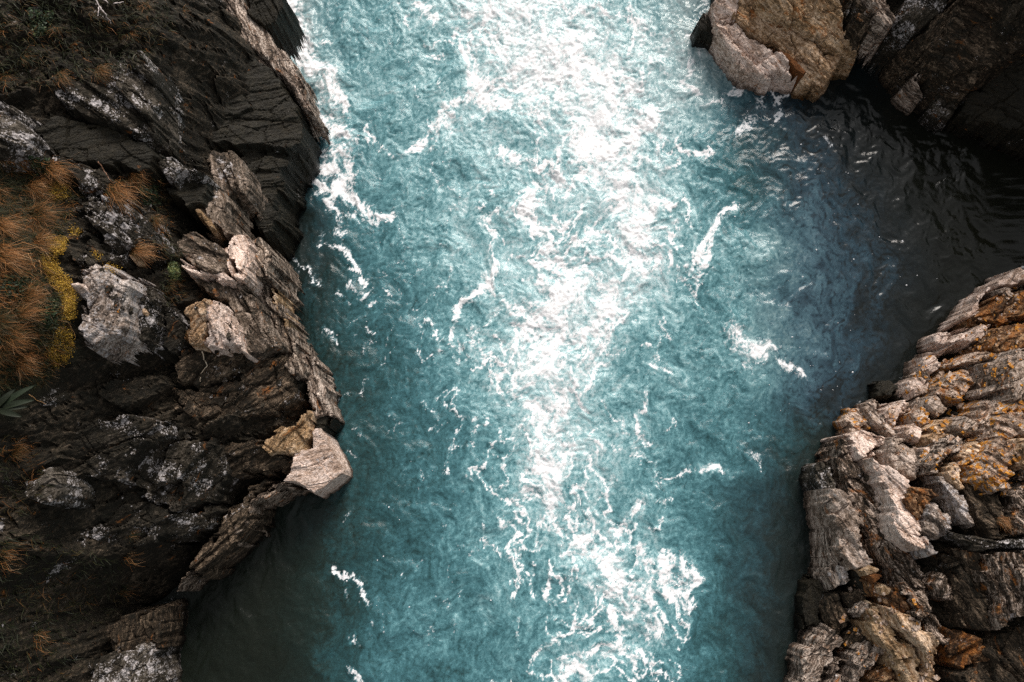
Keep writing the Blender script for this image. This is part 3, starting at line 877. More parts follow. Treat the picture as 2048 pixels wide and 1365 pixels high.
# ------------------------------------------------------------------ rocks, one object each
# name ; category ; kind ; lie of the layers (deg) ; rise above the bank ; steepness ; depth ; outline (photo units) ; label
ROCKS = r"""
leaning_slab;rock;streak;-62;.15;5;.7;441,-20 470,-20 506,31 548,79 572,103 602,154 618,203 628,234 614,226 592,190 582,178 554,140 520,128 479,99 438,62 404,34 420,5;pale streaked slab sloping into the white water at the head of the left bank
shore_rock;rock;dark;-60;.30;6;.9;479,-20 568,-20 560,44 540,54 520,45 500,28;dark wet rock at the very edge of the torrent above the pale sloping slab
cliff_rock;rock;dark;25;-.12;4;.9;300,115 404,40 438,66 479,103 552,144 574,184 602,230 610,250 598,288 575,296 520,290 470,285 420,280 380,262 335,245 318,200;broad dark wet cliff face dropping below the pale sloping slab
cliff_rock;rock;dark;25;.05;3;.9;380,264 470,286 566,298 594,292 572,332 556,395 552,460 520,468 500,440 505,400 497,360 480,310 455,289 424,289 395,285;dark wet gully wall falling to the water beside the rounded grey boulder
rock_ledge;rock;speckle;-30;.22;5;.6;113,113 200,105 300,113 312,150 318,205 312,275 267,270 171,236 120,205;dark ledge speckled with rusty lichen above the shadowed hollow of the left bank
rock_ledge;rock;lichen;-20;.25;5;.6;-30,205 31,212 55,240 72,274 68,301 30,303 -30,304;small ledge with whitish lichen at the left end of the bank above the grass
rock_slab;rock;dark;25;.08;5;.6;72,250 120,235 212,253 273,272 318,301 308,342 260,340 192,328 110,308 85,294;black slab under the rusty lichened ledge
rock_slab;rock;speckle;-35;.12;5;.5;85,296 130,306 200,330 225,365 250,392 210,388 165,385 130,340 100,322;blackish slab with scattered pale flecks behind the tall dry grass
boulder;boulder;ledge;-75;.30;5;.7;424,291 455,289 479,313 492,345 497,369 489,387 458,387 440,375 418,360 412,328;rounded grey boulder beside the dark gully
boulder;boulder;lichen;-20;.24;5;.6;311,322 342,315 363,333 404,342 385,352 363,346 342,362 322,352;lichen flecked boulder left of the rounded grey boulder
hollow_rock;rock;dark;30;.12;5;.6;328,369 345,362 404,346 417,363 411,407 376,414 342,397;near black hollow-sided rock below the lichen flecked boulder
rock_column;rock;ledge;-80;.20;6;.8;417,360 440,378 458,389 462,430 468,472 441,470 430,455 412,438 388,418 411,408;brownish grey upright block under the rounded grey boulder
rock_chip;rock;gold;-80;.10;6;.4;389,416 402,414 420,444 424,458 412,460 400,440;golden brown chip on the side of the upright brownish block
rock_slab;rock;lichen;-35;.18;5;.5;165,393 200,388 245,392 280,420 300,455 312,490 280,496 245,495 200,478 172,440;cracked slab thick with white lichen next to the tufted grass
rock_slab;rock;speckle;-30;.10;5;.5;172,450 205,485 245,500 262,520 240,530 205,520 165,535 150,500;dark flecked slab above the big lichened boulder
stone;stone;pale;10;.18;5;.3;138,568 160,564 160,574 150,578 140,575;small white stone between the yellow moss and the lichened boulder
stone;stone;tan;20;.14;5;.3;252,508 262,504 266,514 256,518;small square tan stone on the dark ground right of the lichened slab
rock_block;rock;pale;-80;.45;8;1.3;455,487 470,472 490,467 500,472 502,500 500,553 486,557 469,550 460,520;pale white topped half of the block jutting over the dark water
rock_block;rock;groove;-82;.42;8;1.4;502,470 527,475 539,500 548,553 520,556 502,554;grey grooved half of the jutting block facing the river
rock_slab;rock;ledge;-25;.15;5;.6;356,482 380,470 404,464 430,488 452,509 448,536 424,547 400,538 376,523 359,502;grey lichened slab left of the jutting pale block
rock_sliver;rock;pale;-22;.16;6;.5;352,510 376,525 424,549 446,542 462,552 470,560 440,562 400,552 362,530;pale tan sliver along the foot of the grey lichened slab
rock_pinnacle;rock;pale;-80;.20;8;.7;442,500 453,490 459,520 466,548 456,550 448,530;thin tan splinter leaning on the jutting pale block
boulder;boulder;white;70;.28;5;.7;151,543 175,532 202,523 212,540 232,548 253,547 258,574 243,610 236,660 212,680 168,690 154,672 161,640 154,590;big grey boulder spotted all over with white lichen
boulder;boulder;lichen;60;.14;5;.7;260,564 298,567 322,598 318,639 322,656 294,680 250,694 240,675 246,639 258,600;darker lichened boulder right against the big spotted one
stone;stone;tan;0;.20;4;.3;283,618 292,615 296,624 291,631 283,629;little round brownish stone lying on the darker lichened boulder
rock_slab;rock;speckle;50;.08;5;.6;322,610 345,610 368,640 374,690 352,712 325,690 324,660;dark slab between the lichened boulders and the white striped block
rock_block;rock;tan;55;.34;7;.8;366,612 385,600 408,592 411,612 408,645 400,690 375,690 372,650;rusty orange end of the white striped block
rock_block;rock;pale;-75;.34;7;.9;409,592 445,612 462,640 476,666 489,697 450,696 411,694 402,690 410,645 413,615;white striped rusty block in the middle of the left bank
slope_rock;rock;brown;38;.10;4;.7;362,697 411,698 489,702 494,728 470,748 428,765 390,772 350,758 348,720;olive brown face with fine curved lines under the white striped block
rock_slab;rock;ledge;-60;.16;6;.7;380,553 420,556 486,564 506,598 534,639 561,690 520,700 491,704 476,660 445,605 411,584;large grey slab sloping from the jutting block behind the white striped one
rock_slab;rock;groove;-68;.10;7;.9;489,566 537,567 554,608 575,650 592,694 609,759 578,752 560,700 547,690 530,640 506,596;grooved grey edge slab running down beside the water below the jutting block
rock_sliver;rock;gold;-70;.12;7;.7;541,565 546,575 570,640 592,690 612,750 606,768 590,715 566,655 548,610;narrow tan sliver along the water side of the grooved edge slab
rock_slab;rock;dark;15;.12;5;.6;492,704 540,694 582,690 575,702 548,710 515,712;black overhung ledge under the large grey slab
rock_slab;rock;brown;40;.10;5;.7;496,726 520,714 560,712 583,720 590,760 600,800 560,815 500,830 440,840 400,838 355,815 350,775 400,778 470,756;wide brown slab of fine slanting layers below the olive face
rock_block;rock;streak;-70;.20;7;1.2;597,695 616,707 640,738 655,785 666,831 645,830 626,834 615,800 608,755;pale brown grooved block standing over the water below the sliver
rock_block;rock;dark;30;.05;7;.9;618,836 640,832 664,833 660,850 648,868 632,858;dark foot of the pale brown grooved block
rock_ledge;rock;dark;20;.16;6;.6;562,756 585,750 610,765 606,780 590,790 570,775;small black notch ledge above the golden bulge
rock_bulge;rock;gold;55;.24;6;.8;540,872 575,850 598,838 612,815 618,838 622,862 621,896 600,901 575,905 535,909 522,892;golden brown bulge above the pale pink tongue of rock
rock_tongue;rock;pale;10;.30;9;1.2;588,900 605,898 621,897 622,862 634,850 648,872 668,905 686,932 688,948 660,965 631,990 618,982 604,971 580,966 560,965 575,945;smooth pale pink tongue of rock pointing into the river
rock_slab;rock;brown;35;.14;5;.6;435,890 470,880 515,882 560,905 577,912 569,940 540,945 500,948 462,952 435,925;tan and black layered slab left of the pink tongue
rock_slab;rock;speckle;65;.12;5;.6;277,917 320,890 369,871 423,882 440,910 454,944 440,975 423,1005 390,1012 346,1021 300,1000 269,975;slab with rusty red and white lichen above the curved lip
rock_slab;rock;speckle;30;.08;5;.6;100,900 150,850 240,830 330,840 350,868 300,885 262,925 250,965 190,960 130,950;dark spotted slab under the broad green leaves
rock_lip;rock;groove;40;.16;7;1.0;560,967 585,968 606,975 590,975 560,978 535,990 512,1010 509,1028 498,1020 500,1000 520,985 545,970;curved striped lip of rock hanging over the dark bay
rock_slab;rock;brown;50;.14;6;.8;505,975 530,962 552,966 520,983 498,1003 508,1035 505,1062 470,1095 430,1128 395,1155 372,1162 385,1130 410,1095 440,1060 470,1010;folded slab with pale bands above the dark bay
rock_slab;rock;groove;38;.05;7;.9;505,1066 500,1040 478,1075 445,1098 400,1130 350,1170 338,1182 352,1160 395,1115 440,1085 470,1060;thin grey tapering slab along the dark bay
rock_slab;rock;speckle;35;.10;5;.6;240,1010 300,1005 346,1023 390,1014 425,1008 440,1020 410,1060 370,1075 300,1082 250,1090 170,1110 190,1060;long dark slab with thin white streaks below the red flecked one
rock_slab;rock;lichen;45;.12;5;.6;50,960 90,935 118,950 122,985 105,1005 70,1002 52,985;dark slab with a ring of pale lichen by the left grass tufts
rock_block;rock;brown;-85;.12;7;1.0;215,1255 240,1238 280,1225 315,1213 322,1260 318,1294 290,1300 262,1318 225,1312;brown grooved upright block at the foot of the left bank
rock_block;rock;lichen;60;.14;6;1.0;180,1345 195,1318 225,1305 270,1288 300,1290 320,1284 316,1305 302,1325 308,1390 172,1390;white lichened block at the bottom of the left bank
rock_block;rock;pale;-38;.26;7;1.5;1418,14 1437,-20 1480,-20 1478,30 1460,38 1470,42 1450,40 1432,48;white corner slab of the big pale block above the torrent
rock_block;rock;pale;-45;.30;7;1.2;1432,50 1450,42 1474,44 1500,72 1535,95 1560,105 1590,140 1600,156 1587,152 1560,150 1526,154 1500,152 1480,140 1461,103 1440,72;large white slab of the big block facing the torrent
rock_block;rock;tan;-42;.22;7;1.5;1462,36 1482,-20 1508,-20 1520,10 1560,38 1610,70 1650,100 1690,118 1670,150 1640,182 1625,172 1600,154 1588,132 1566,104 1535,92 1500,66 1475,42;speckled orange tan top of the big block
rock_block;rock;smooth;-45;.30;7;.9;1550,96 1575,104 1600,125 1616,142 1608,150 1592,140 1572,118;smooth rust brown hollow in the top of the big block
rock_block;rock;gold;-38;.32;7;1.3;1510,-20 1668,-20 1688,30 1685,52 1720,90 1722,104 1695,112 1660,98 1620,70 1570,40 1525,15;rough golden brown slab stepping up behind the big block
shore_rock;rock;dark;-50;.25;7;1.4;1392,44 1402,28 1416,22 1432,50 1428,70 1398,68;small black rock in the rapids left of the big pale block
foot_rock;rock;brown;-60;-.12;7;1.2;1402,70 1430,72 1440,80 1462,112 1484,146 1470,150 1440,118;wet brown foot of the big block washed by the rapids
rock_slab;rock;brown;-48;.20;6;.8;1690,-20 1730,-20 1760,20 1785,50 1770,55 1740,45 1715,25;dark streaked slab beside the little cascade
rock_slab;rock;streak;-48;.26;6;.8;1735,-20 1765,-20 1782,20 1790,45 1775,52 1755,25;thin pale edged slab right of the little cascade
rock_block;rock;speckle;55;.22;6;.9;1790,50 1800,20 1830,-20 1905,-20 1890,20 1850,55 1820,62;dark block with white flecks above the narrow inlet
rock_block;rock;brown;62;.30;6;1.2;1836,68 1862,48 1894,20 1910,8 1900,40 1880,80 1852,100 1838,95;tan streaked column above the narrow inlet
cliff_block;rock;brown;-30;.30;5;1.5;1855,100 1882,80 1912,10 1930,-20 2090,-20 2090,70 2048,94 2010,120 1975,142 1950,170 1910,160 1875,125;large dark brown layered cliff block across the inlet
cliff_block;rock;speckle;-28;.34;5;1.6;1852,140 1875,130 1910,164 1946,174 1943,186 1920,205 1900,235 1888,244 1872,212 1850,180;dark block with pinkish lichen patch over the black pool
pointed_rock;rock;streak;-52;.34;8;1.2;1822,162 1830,150 1848,136 1846,150 1836,158 1852,190 1846,192 1828,176;pale pointed edge of the dark lichened block over the pool
cliff_rock;rock;dark;-35;.02;4;1.6;1946,188 1980,145 2090,80 2090,270 2000,255 1950,248 1905,240;black cliff face under the large brown block
ridge;rock;pale;48;.20;5;.7;2019,547 2035,536 2060,528 2075,560 2030,566 1999,569 1992,564;pale furrowed rock at the upper end of the right shore
stone;stone;grey;0;.26;4;.4;1997,575 2017,568 2034,576 2015,586 1999,584;lens shaped grey stone on the upper right shore
ridge;rock;pale;48;.26;5;.8;1921,635 1947,610 1966,588 1995,571 1999,584 1972,606 1954,627 1937,643 1921,645;long pale ridge of rock rising from the right shore
rock_slab;rock;rust;40;.12;5;.6;1954,627 1999,590 2080,570 2080,635 1991,640 1954,641;rusty brown hollow slab behind the long pale ridge
rock_slab;rock;pale;48;.26;5;.7;1892,696 1915,672 1945,655 1972,643 1986,645 1972,678 1937,690 1906,698;pale slab with slanting furrows below the long ridge
stone;stone;pale;60;.24;5;.6;1872,668 1896,660 1906,672 1884,690 1872,688;pale rough stone at the water edge left of the furrowed slab
rock_slab;rock;rust;30;.14;5;.6;1972,684 1988,650 2080,636 2080,698 2020,704 1986,702;dark rust slab above the orange lichened boulders
boulder;boulder;pale;50;.30;5;.7;1847,713 1867,703 1888,717 1882,733 1863,744 1851,737;whitish lump of rock by the waterline above the oval stone
stone;stone;grey;-70;.28;5;.5;1843,742 1855,740 1862,762 1850,762;small oval grey stone standing in the crevice
boulder;boulder;pale;-60;.26;5;.6;1818,758 1835,750 1857,764 1853,785 1830,796 1822,776;pale wedge shaped boulder at the waterline
boulder;boulder;dark;40;.22;4;.6;1744,768 1760,758 1781,756 1800,779 1778,796 1750,792;low dark wet boulder half awash in front of the right shore
stone;stone;tan;60;.22;5;.5;1861,788 1867,770 1888,742 1894,750 1878,784;long tan stone wedged upright between boulders
boulder;boulder;orange;-40;.34;5;.7;1876,776 1892,752 1923,731 1939,744 1949,768 1926,797 1896,802 1880,793;ribbed boulder with bright orange lichen in the upper boulder field
boulder;boulder;grey;60;.30;5;.6;1976,725 2007,717 2018,729 2001,760 1982,750;plain grey boulder right of the ribbed orange one
rock_slab;rock;grey;60;.34;5;.8;2028,705 2080,698 2080,795 2007,795 2011,740;big grey lilac slab at the right end of the boulder field
boulder;boulder;grey;45;.26;5;.5;1970,781 1986,758 2003,766 2006,785 1986,789;small grey boulder below the plain grey one
rock_slab;rock;orange;20;.18;5;.5;1893,728 1937,705 1986,703 2028,703 2007,717 1976,721 1954,725 1917,731;rusty ledge with orange lichen flecks along the top of the boulder field
boulder;boulder;pale;55;.30;5;.7;1767,813 1781,801 1792,811 1818,796 1833,807 1822,825 1802,842 1790,852 1773,831;pale boulder with a rounded snout at the edge of the dark cleft
boulder;boulder;orange;30;.28;5;.6;1824,825 1849,809 1868,827 1867,842 1847,850 1833,835;grey boulder dotted with orange lichen behind the rounded snout
boulder;boulder;grey;-50;.34;5;.6;1857,792 1876,788 1898,819 1888,831 1867,823 1853,807;smooth dark grey block in the middle of the boulder field
rock_slab;rock;tan;20;.26;5;.5;1857,858 1880,837 1911,837 1913,862 1882,864;tan slab left of the round boulder
boulder;boulder;tan;15;.30;5;.6;1853,868 1882,862 1911,866 1890,887 1882,890;pinkish tan boulder below the tan slab
boulder;boulder;grey;45;.40;4;.6;1919,844 1937,828 1960,844 1957,860 1937,864 1924,858;round grey boulder ringed by dark moss
boulder;boulder;pale;-30;.30;5;.6;1802,850 1835,846 1855,860 1843,880 1820,872;pale boulder under the dotted one, above the diagonal cleft
stone;stone;pale;-30;.26;5;.5;1843,895 1865,891 1869,905 1855,915;small white stone at the end of the striped log shaped rock
rock_log;rock;streak;42;.42;5;.7;1851,932 1861,915 1890,891 1913,870 1928,876 1917,897 1896,922 1872,950 1855,946;log shaped rock with fine lengthwise stripes
rib_head;rock;pale;-62;.36;7;.9;1685,874 1703,870 1718,860 1736,862 1761,870 1783,878 1750,892 1747,908 1733,922 1722,918 1710,900 1699,880;broad white head of the big rib nearest the river
rock_rib;rock;rib;-62;.16;8;.9;1673,893 1686,876 1700,890 1726,924 1748,938 1773,987 1800,1050 1830,1110 1872,1200 1905,1300 1880,1290 1832,1232 1785,1150 1742,1080 1700,1000;long dark rust streaked rib running the length of the right bank
boulder;boulder;grey;-60;.32;6;.7;1777,878 1806,882 1835,895 1849,920 1849,940 1835,967 1812,950 1794,938 1781,905;grey wedge shaped boulder beside the white head of the rib
rock_rib;rock;pale;-62;.32;7;.8;1736,917 1750,913 1781,930 1806,954 1822,979 1835,1030 1845,1062 1862,1100 1850,1108 1818,1088 1802,1059 1777,1000 1761,946 1751,930;long pinkish grey rib falling away from the white head
boulder;boulder;rust;-60;.34;6;.7;1814,987 1835,975 1872,979 1882,1002 1861,1002 1847,1034 1829,1014;rusty folded boulder with white quartz veins
boulder;boulder;white;-40;.34;6;.7;1857,1006 1878,998 1894,1022 1919,1038 1915,1062 1895,1080 1870,1070 1843,1061 1847,1039;boulder frosted over with white lichen
rock_rib;rock;white;-62;.24;8;.7;1872,952 1892,950 1921,983 1947,1022 1960,1055 1937,1038 1904,999;slim rib with a white lichen crest
rock_rib;rock;tan;-65;.28;8;.7;1892,934 1909,922 1927,944 1931,979 1917,979 1902,958;short tan rib above the white crested one
boulder;boulder;orange;-50;.40;5;.9;1941,928 1970,903 1991,883 2019,876 2032,895 2032,944 2021,979 1995,987 1966,967 1939,958;big brown boulder splashed with orange lichen along its right side
boulder;boulder;orange;-40;.26;5;.7;1986,842 2011,823 2080,827 2080,870 2019,874 1982,876;sloping brown rock with a few orange lichen spots above the splashed boulder
rock_slab;rock;orange;30;.10;5;.5;1958,827 1999,800 2080,800 2080,827 2011,823 1978,862 1962,862;blackish slab crusted with orange and white lichen right of the round boulder
boulder;boulder;tan;-60;.36;6;.8;2034,883 2080,870 2080,930 2042,930;furrowed tan boulder at the right end beside the splashed one
rock_slab;rock;tan;-30;.26;5;.6;1929,887 1954,881 1960,903 1939,926 1915,915;rough brown slab between log shaped rock and splashed boulder
shore_rock;rock;orange;-50;.20;5;.7;1686,838 1700,818 1722,816 1742,850 1724,858 1704,866;wet rock with one yellow lichen patch at the water edge
shore_rock;rock;grey;-62;.22;6;.7;1722,806 1748,796 1768,830 1800,872 1786,876 1750,845;rough grey rib beside the dark diagonal cleft
rock_post;rock;lichen;-75;.34;8;1.1;1629,932 1640,926 1662,928 1675,965 1680,980 1650,984 1635,967;post shaped slab with greenish lichen standing in the water
rock_slab;rock;grey;-62;.34;8;1.1;1656,980 1667,975 1710,994 1722,1020 1733,1055 1729,1102 1750,1127 1696,1142 1683,1109 1663,1032;flat pointed grey slab behind the post shaped one
rock_sliver;rock;streak;-80;.18;8;1.0;1645,988 1654,986 1661,1032 1668,1078 1680,1105 1684,1171 1667,1184 1656,1158 1660,1105 1650,1032;thin upright sliver along the water side of the pointed grey slab
stone;stone;white;-60;.28;7;.6;1677,1131 1697,1136 1703,1163 1688,1174 1679,1156;white and rust spotted stone under the pointed grey slab
rock_splinter;rock;dark;-62;.30;8;.7;1702,1140 1716,1138 1728,1160 1742,1200 1728,1190 1708,1165;black splinter between the spotted stone and the orange stone
stone;stone;gold;-20;.34;6;.6;1724,1142 1744,1129 1764,1138 1757,1149 1735,1154;tan capstone above the smooth orange stone
stone;stone;smooth;-10;.36;7;.6;1738,1151 1754,1146 1770,1149 1762,1160 1747,1172;smooth orange brown stone on the ridge
stone;stone;gold;-50;.34;7;.6;1756,1174 1772,1168 1788,1178 1782,1190 1770,1194 1760,1186;little yellow brown stone below the smooth orange one
rock_rib;rock;rust;-55;.24;7;.8;1729,1165 1751,1169 1770,1166 1793,1176 1807,1194 1829,1221 1842,1241 1814,1239 1787,1214 1760,1201 1738,1201;crumbling rust red rib crest
rock_rib;rock;tan;-60;.36;7;.9;1758,1205 1785,1214 1818,1232 1843,1250 1865,1259 1878,1284 1878,1297 1888,1351 1888,1400 1861,1400 1854,1317 1831,1284 1805,1257 1773,1232;folded pale rib with rust veins, right one of a pair at the bottom
rock_rib;rock;gold;-60;.34;7;.9;1729,1232 1747,1210 1760,1230 1787,1252 1809,1281 1831,1303 1847,1330 1859,1400 1811,1400 1787,1315 1769,1290 1751,1272;wavy cream and tan rib, left one of a pair at the bottom
rock_block;rock;brown;60;.28;7;.7;1688,1185 1715,1181 1735,1194 1708,1219 1700,1219 1688,1198;plain dark brown block above the banded one
rock_block;rock;streak;48;.26;7;.7;1704,1227 1733,1201 1749,1207 1726,1236;small block of thin black and tan bands
boulder;boulder;brown;-70;.28;6;.9;1651,1205 1664,1187 1686,1185 1697,1225 1704,1257 1679,1281 1660,1241;brown boulder with rusty flecks hanging over the dark water
rock_slab;rock;brown;40;.14;5;.6;1688,1272 1715,1248 1733,1261 1749,1277 1706,1299 1693,1295;plain dark slab between rusty boulder and cream rib
rock_block;rock;streak;52;.26;7;.9;1608,1304 1632,1284 1657,1259 1684,1275 1690,1288 1648,1330 1635,1400 1600,1400 1599,1324;greyish grooved block at the bottom water edge of the right bank
slat_block;rock;streak;55;.26;7;.8;1686,1353 1715,1304 1747,1284 1760,1301 1747,1330 1715,1400 1686,1400;stack of cream and black slats beside the cream rib
slat_block;rock;streak;55;.18;7;.8;1648,1362 1675,1326 1715,1297 1693,1339 1679,1400 1640,1400;darker stack of slats between the grooved block and the cream slats
rock_slab;rock;rust;30;.16;5;.6;1747,1353 1780,1328 1811,1400 1742,1400;gritty rust brown slab at the bottom between slats and cream rib
boulder;boulder;white;-50;.30;6;.7;1832,1069 1850,1072 1871,1076 1883,1107 1854,1113 1838,1091;small boulder with white and orange lichen under the frosted one
slope_rock;rock;rib;60;.14;5;.6;1868,1167 1890,1147 1910,1176 1910,1201 1881,1196;small patch of upright brown slats in the shaded slope
slope_rock;rock;rust;40;.10;5;.6;1896,1268 1939,1259 1977,1284 1972,1319 1921,1342 1899,1326;rough rust brown face low on the right slope
rock_ridge;rock;lichen;-10;.18;6;.6;1886,1062 1948,1072 1984,1084 2080,1074 2080,1098 1992,1098 1957,1101 1905,1082;ledge with a thin white crest across the shaded slope
leaning_slab;rock;brown;-65;.16;5;.7;1915,1104 1955,1104 1985,1180 1987,1262 1932,1256 1905,1190;black leaning slab in the shaded right slope under the white crested ledge
leaning_slab;rock;rib;-68;.16;5;.7;1962,1106 2080,1100 2080,1232 1995,1260 1988,1180;dark brown streaked slab at the right end below the white crested ledge
leaning_slab;rock;brown;-65;.14;5;.7;1982,1290 2080,1236 2080,1400 1930,1400 1926,1345 1975,1322;black slab in the bottom right corner
leaning_slab;rock;brown;-62;.16;5;.7;1925,965 1945,962 1990,992 2010,1030 1995,1045 2020,1075 1985,1080 1962,1050 1948,1015;dark trough wall between the white crested rib and the splashed boulder
leaning_slab;rock;rib;-60;.10;5;.7;2025,985 2080,940 2080,1070 2030,1072 2022,1040;dark brown slab right of the dry grass tuft
shore_rock;rock;dark;-70;-.06;5;.5;1614,1165 1640,1156 1650,1200 1642,1250 1612,1262 1600,1216;low wet rock with rust stains barely breaking the surface left of the upright sliver
"""


def build_rock(line, k):
    name, cat, kind, th, rise, steep, depth, outl, label = line.split(';')
    th, rise, steep, depth = float(th), float(rise), float(steep), float(depth)
    if kind in ('brown', 'speckle', 'dark') and rise > 0:
        rise *= .5
    elif float(outl.split(',')[0]) > 1620:
        rise *= .80
    pp = np.array([[float(q) for q in c.split(',')] for c in outl.split()])
    z = np.maximum(zpx(pp[:, 0], pp[:, 1]), .05) + rise
    wx, wy = P(pp[:, 0], pp[:, 1], z)
    cx, cy = wx.mean(), wy.mean()
    # best plane through the outline, not too steep
    A = np.stack([wx - cx, wy - cy, np.ones(len(wx))], -1)
    g = np.linalg.lstsq(A.T @ A + np.diag([.02, .02, 0]), A.T @ z, rcond=None)[0]
    gm = np.hypot(g[0], g[1])
    lim = .75
    gx, gy = (g[0], g[1]) if gm < lim else (g[0] * lim / gm, g[1] * lim / gm)
    z0 = float(g[2])
    x, y = PPL(pp[:, 0], pp[:, 1], z0, gx, gy, cx, cy)
    poly = list(zip(x.tolist(), y.tolist()))
    size = max(min(x.max() - x.min(), y.max() - y.min()), .12)
    pad = depth / steep / 1.9 + .14
    sp = .018 if size > .5 else .013
    if size > 2.2:
        sp = .022
    X, Y = np.meshgrid(np.arange(x.min() - pad, x.max() + pad, sp), np.arange(y.min() - pad, y.max() + pad, sp))
    sd_ = 100 + 13 * k
    wamp = min(.08, .16 * size)
    X2 = X + wamp * (fbm(X * 3, Y * 3, sd_, 3) + .35 * perlin(X * 13, Y * 13, sd_ + 1))
    Y2 = Y + wamp * (fbm(X * 3, Y * 3, sd_ + 2, 3) + .35 * perlin(X * 13, Y * 13, sd_ + 3))
    _, _, c_, _, _ = voro(X * 4.5, Y * 4.5, sd_ + 60)                 # outlines break along joints
    X2 = X2 + wamp * 1.3 * (c_ - .5)
    Y2 = Y2 + wamp * 1.3 * (np.mod(c_ * 23.7, 1) - .5)
    if 'smooth' in label:                              # clean sharp slab
        X2, Y2 = X + .25 * (X2 - X), Y + .25 * (Y2 - Y)
    d = poly_sd(X2, Y2, poly) - .018
    lay = {'dark': .030, 'brown': .060, 'streak': .060, 'pale': .045, 'tan': .045, 'gold': .04, 'smooth': .008}.get(kind, .055)
    blk = {'dark': .06, 'brown': .08, 'streak': .04, 'pale': .07, 'smooth': .01, 'rust': .10, 'orange': .08}.get(kind, .08)
    sc = min(1.0, .45 + size * .5)
    rel = schist(X, Y, round(th / 15) * 15, 700, lay * sc, blk * sc, .028 * sc, 1.0)
    rnd_w = .26 if cat in ('boulder', 'stone') else .10
    w = min(rnd_w, .38 * size)
    t = np.clip(1 - d / w, 0, 1)
    crown = -w * (.32 if cat in ('boulder', 'stone') else .16) * t * t
    cth, sth = math.cos(math.radians(th)), math.sin(math.radians(th))
    U, V = X * cth + Y * sth, -X * sth + Y * cth
    f1, f2, cid, dx, dy = voro((U + .03 * fbm(X * 4, Y * 4, sd_ + 40, 2)) * 1.05 / size, (V + .03 * fbm(X * 4, Y * 4, sd_ + 41, 2)) * 2.5 / size, sd_ + 44)
    fam = min(.20, (.05 if kind in ('smooth', 'dark') else .17) * size) * (.45 if 'big block' in label or 'the big pale block' in label else 1.0)
    h_f = fam * ((cid - .5) * .7 + dx * (np.mod(cid * 19.3, 1) - .5) * 1.5 + dy * (np.mod(cid * 37.7, 1) - .5) * 2.6) - .18 * fam * (1 - sstep(0, .08, f2 - f1))
    h = z0 + gx * (X - cx) + gy * (Y - cy) + rel + crown + h_f
    if 'smooth' in label:
        rel, h_f = .35 * rel, .15 * h_f
        h = z0 + gx * (X - cx) + gy * (Y - cy) + rel + .5 * crown + h_f
    side = np.maximum(-d, 0)
    h = h - side * steep * 1.9 * (1 + .30 * perlin(X * 7, Y * 7, sd_ + 8))
    q = h * 8.0 + .8 * fbm(X * 2.0, Y * 2.0, sd_ + 50, 3)
    qf = q - np.floor(q)
    led = (np.floor(q) + sstep(.30, .70, qf) - .8 * fbm(X * 2.0, Y * 2.0, sd_ + 50, 3)) / 8.0
    h = np.where(side > 0, h + (led - h) * .85 * sstep(0, .03, side), h)
    keep = h > z0 + gx * (X - cx) + gy * (Y - cy) - depth - .1
    if cat in ('boulder', 'stone'):
        keep &= d > -pad
    o_ = (cx, cy, z0 - depth * .5)
    me = grid_mesh(name, X, Y, h, keep, False, None, o_)
    o = link(name, me, rock_mat(kind, th), loc=o_)
    tag(o, label, cat, {'boulder': 'boulders on the banks', 'stone': 'loose stones on the banks'}.get(cat))
    return len(me.vertices)


nv = 0
for k, line in enumerate(q for q in ROCKS.strip().split('\n') if q):
    nv += build_rock(line, k)
print('rock verts', nv)

# ------------------------------------------------------------------ plants
bpy.context.view_layer.update()
DG = bpy.context.evaluated_depsgraph_get()
from mathutils import Vector


def hit(px, py):
    dx, dy, dz = ray(px, py)
    ok, loc, nrm, idx, ob, mw = SC.ray_cast(DG, Vector(CAM), Vector((float(dx), float(dy), float(dz))))
    return (loc, nrm) if ok else (None, None)


def blade_mat(name, stops, rough=.6):
    N = NT(name)
    r = N.n('ShaderNodeObjectInfo').outputs['Random']
    t = N.math('ADD', N.attr('tone'), N.math('MULTIPLY', N.math('SUBTRACT', r, .5), .22))
    N.put(N.b.inputs['Base Color'], N.ramp(t, stops))
    N.b.inputs['Roughness'].default_value = rough
    N.b.inputs['Specular IOR Level'].default_value = .3
    return N.m


STRAW = blade_mat('dry_grass', [(0, (.012, .017, .005)), (.2, (.026, .028, .008)), (.38, (.075, .036, .009)), (.6, (.20, .072, .016)), (.8, (.36, .165, .055)), (1, (.55, .37, .22))])
MOSSM = blade_mat('yellow_moss', [(0, (.030, .022, .004)), (.4, (.20, .105, .008)), (.7, (.46, .27, .025)), (1, (.62, .42, .07))])
LEAFM = blade_mat('dark_leaf', [(0, (.008, .012, .005)), (.5, (.022, .042, .018)), (.8, (.06, .085, .028)), (1, (.14, .15, .05))])


def ribbons(roots, dirs, lens, widths, curl, rise, rng, seg=4):
    """curved tapering blades: verts, quads"""
    n = len(roots)
    V = np.zeros((n, seg + 1, 2, 3))
    side = np.stack([-dirs[:, 1], dirs[:, 0], np.zeros(n)], -1)
    side += rng.normal(0, .35, (n, 3))
    for k in range(seg + 1):
        t = k / seg
        c = roots + np.concatenate([dirs * (lens * (t * .55 + .45 * t * t))[:, None], (lens * (rise * t - curl * t * t))[:, None]], 1)
        c[:, :2] += side[:, :2] * (lens * .10 * np.sin(t * 2.4))[:, None] * rng.normal(0, 1, n)[:, None] * .6
        w = widths * (1 - t) ** .7 + .0008
        V[:, k, 0] = c - side * w[:, None] * .5
        V[:, k, 1] = c + side * w[:, None] * .5
    base = (np.arange(n) * (seg + 1) * 2)[:, None, None]
    q = np.array([[2 * k, 2 * k + 1, 2 * k + 3, 2 * k + 2] for k in range(seg)])[None]
    return V.reshape(-1, 3), (base + q).reshape(-1, 4), (seg + 1) * 2


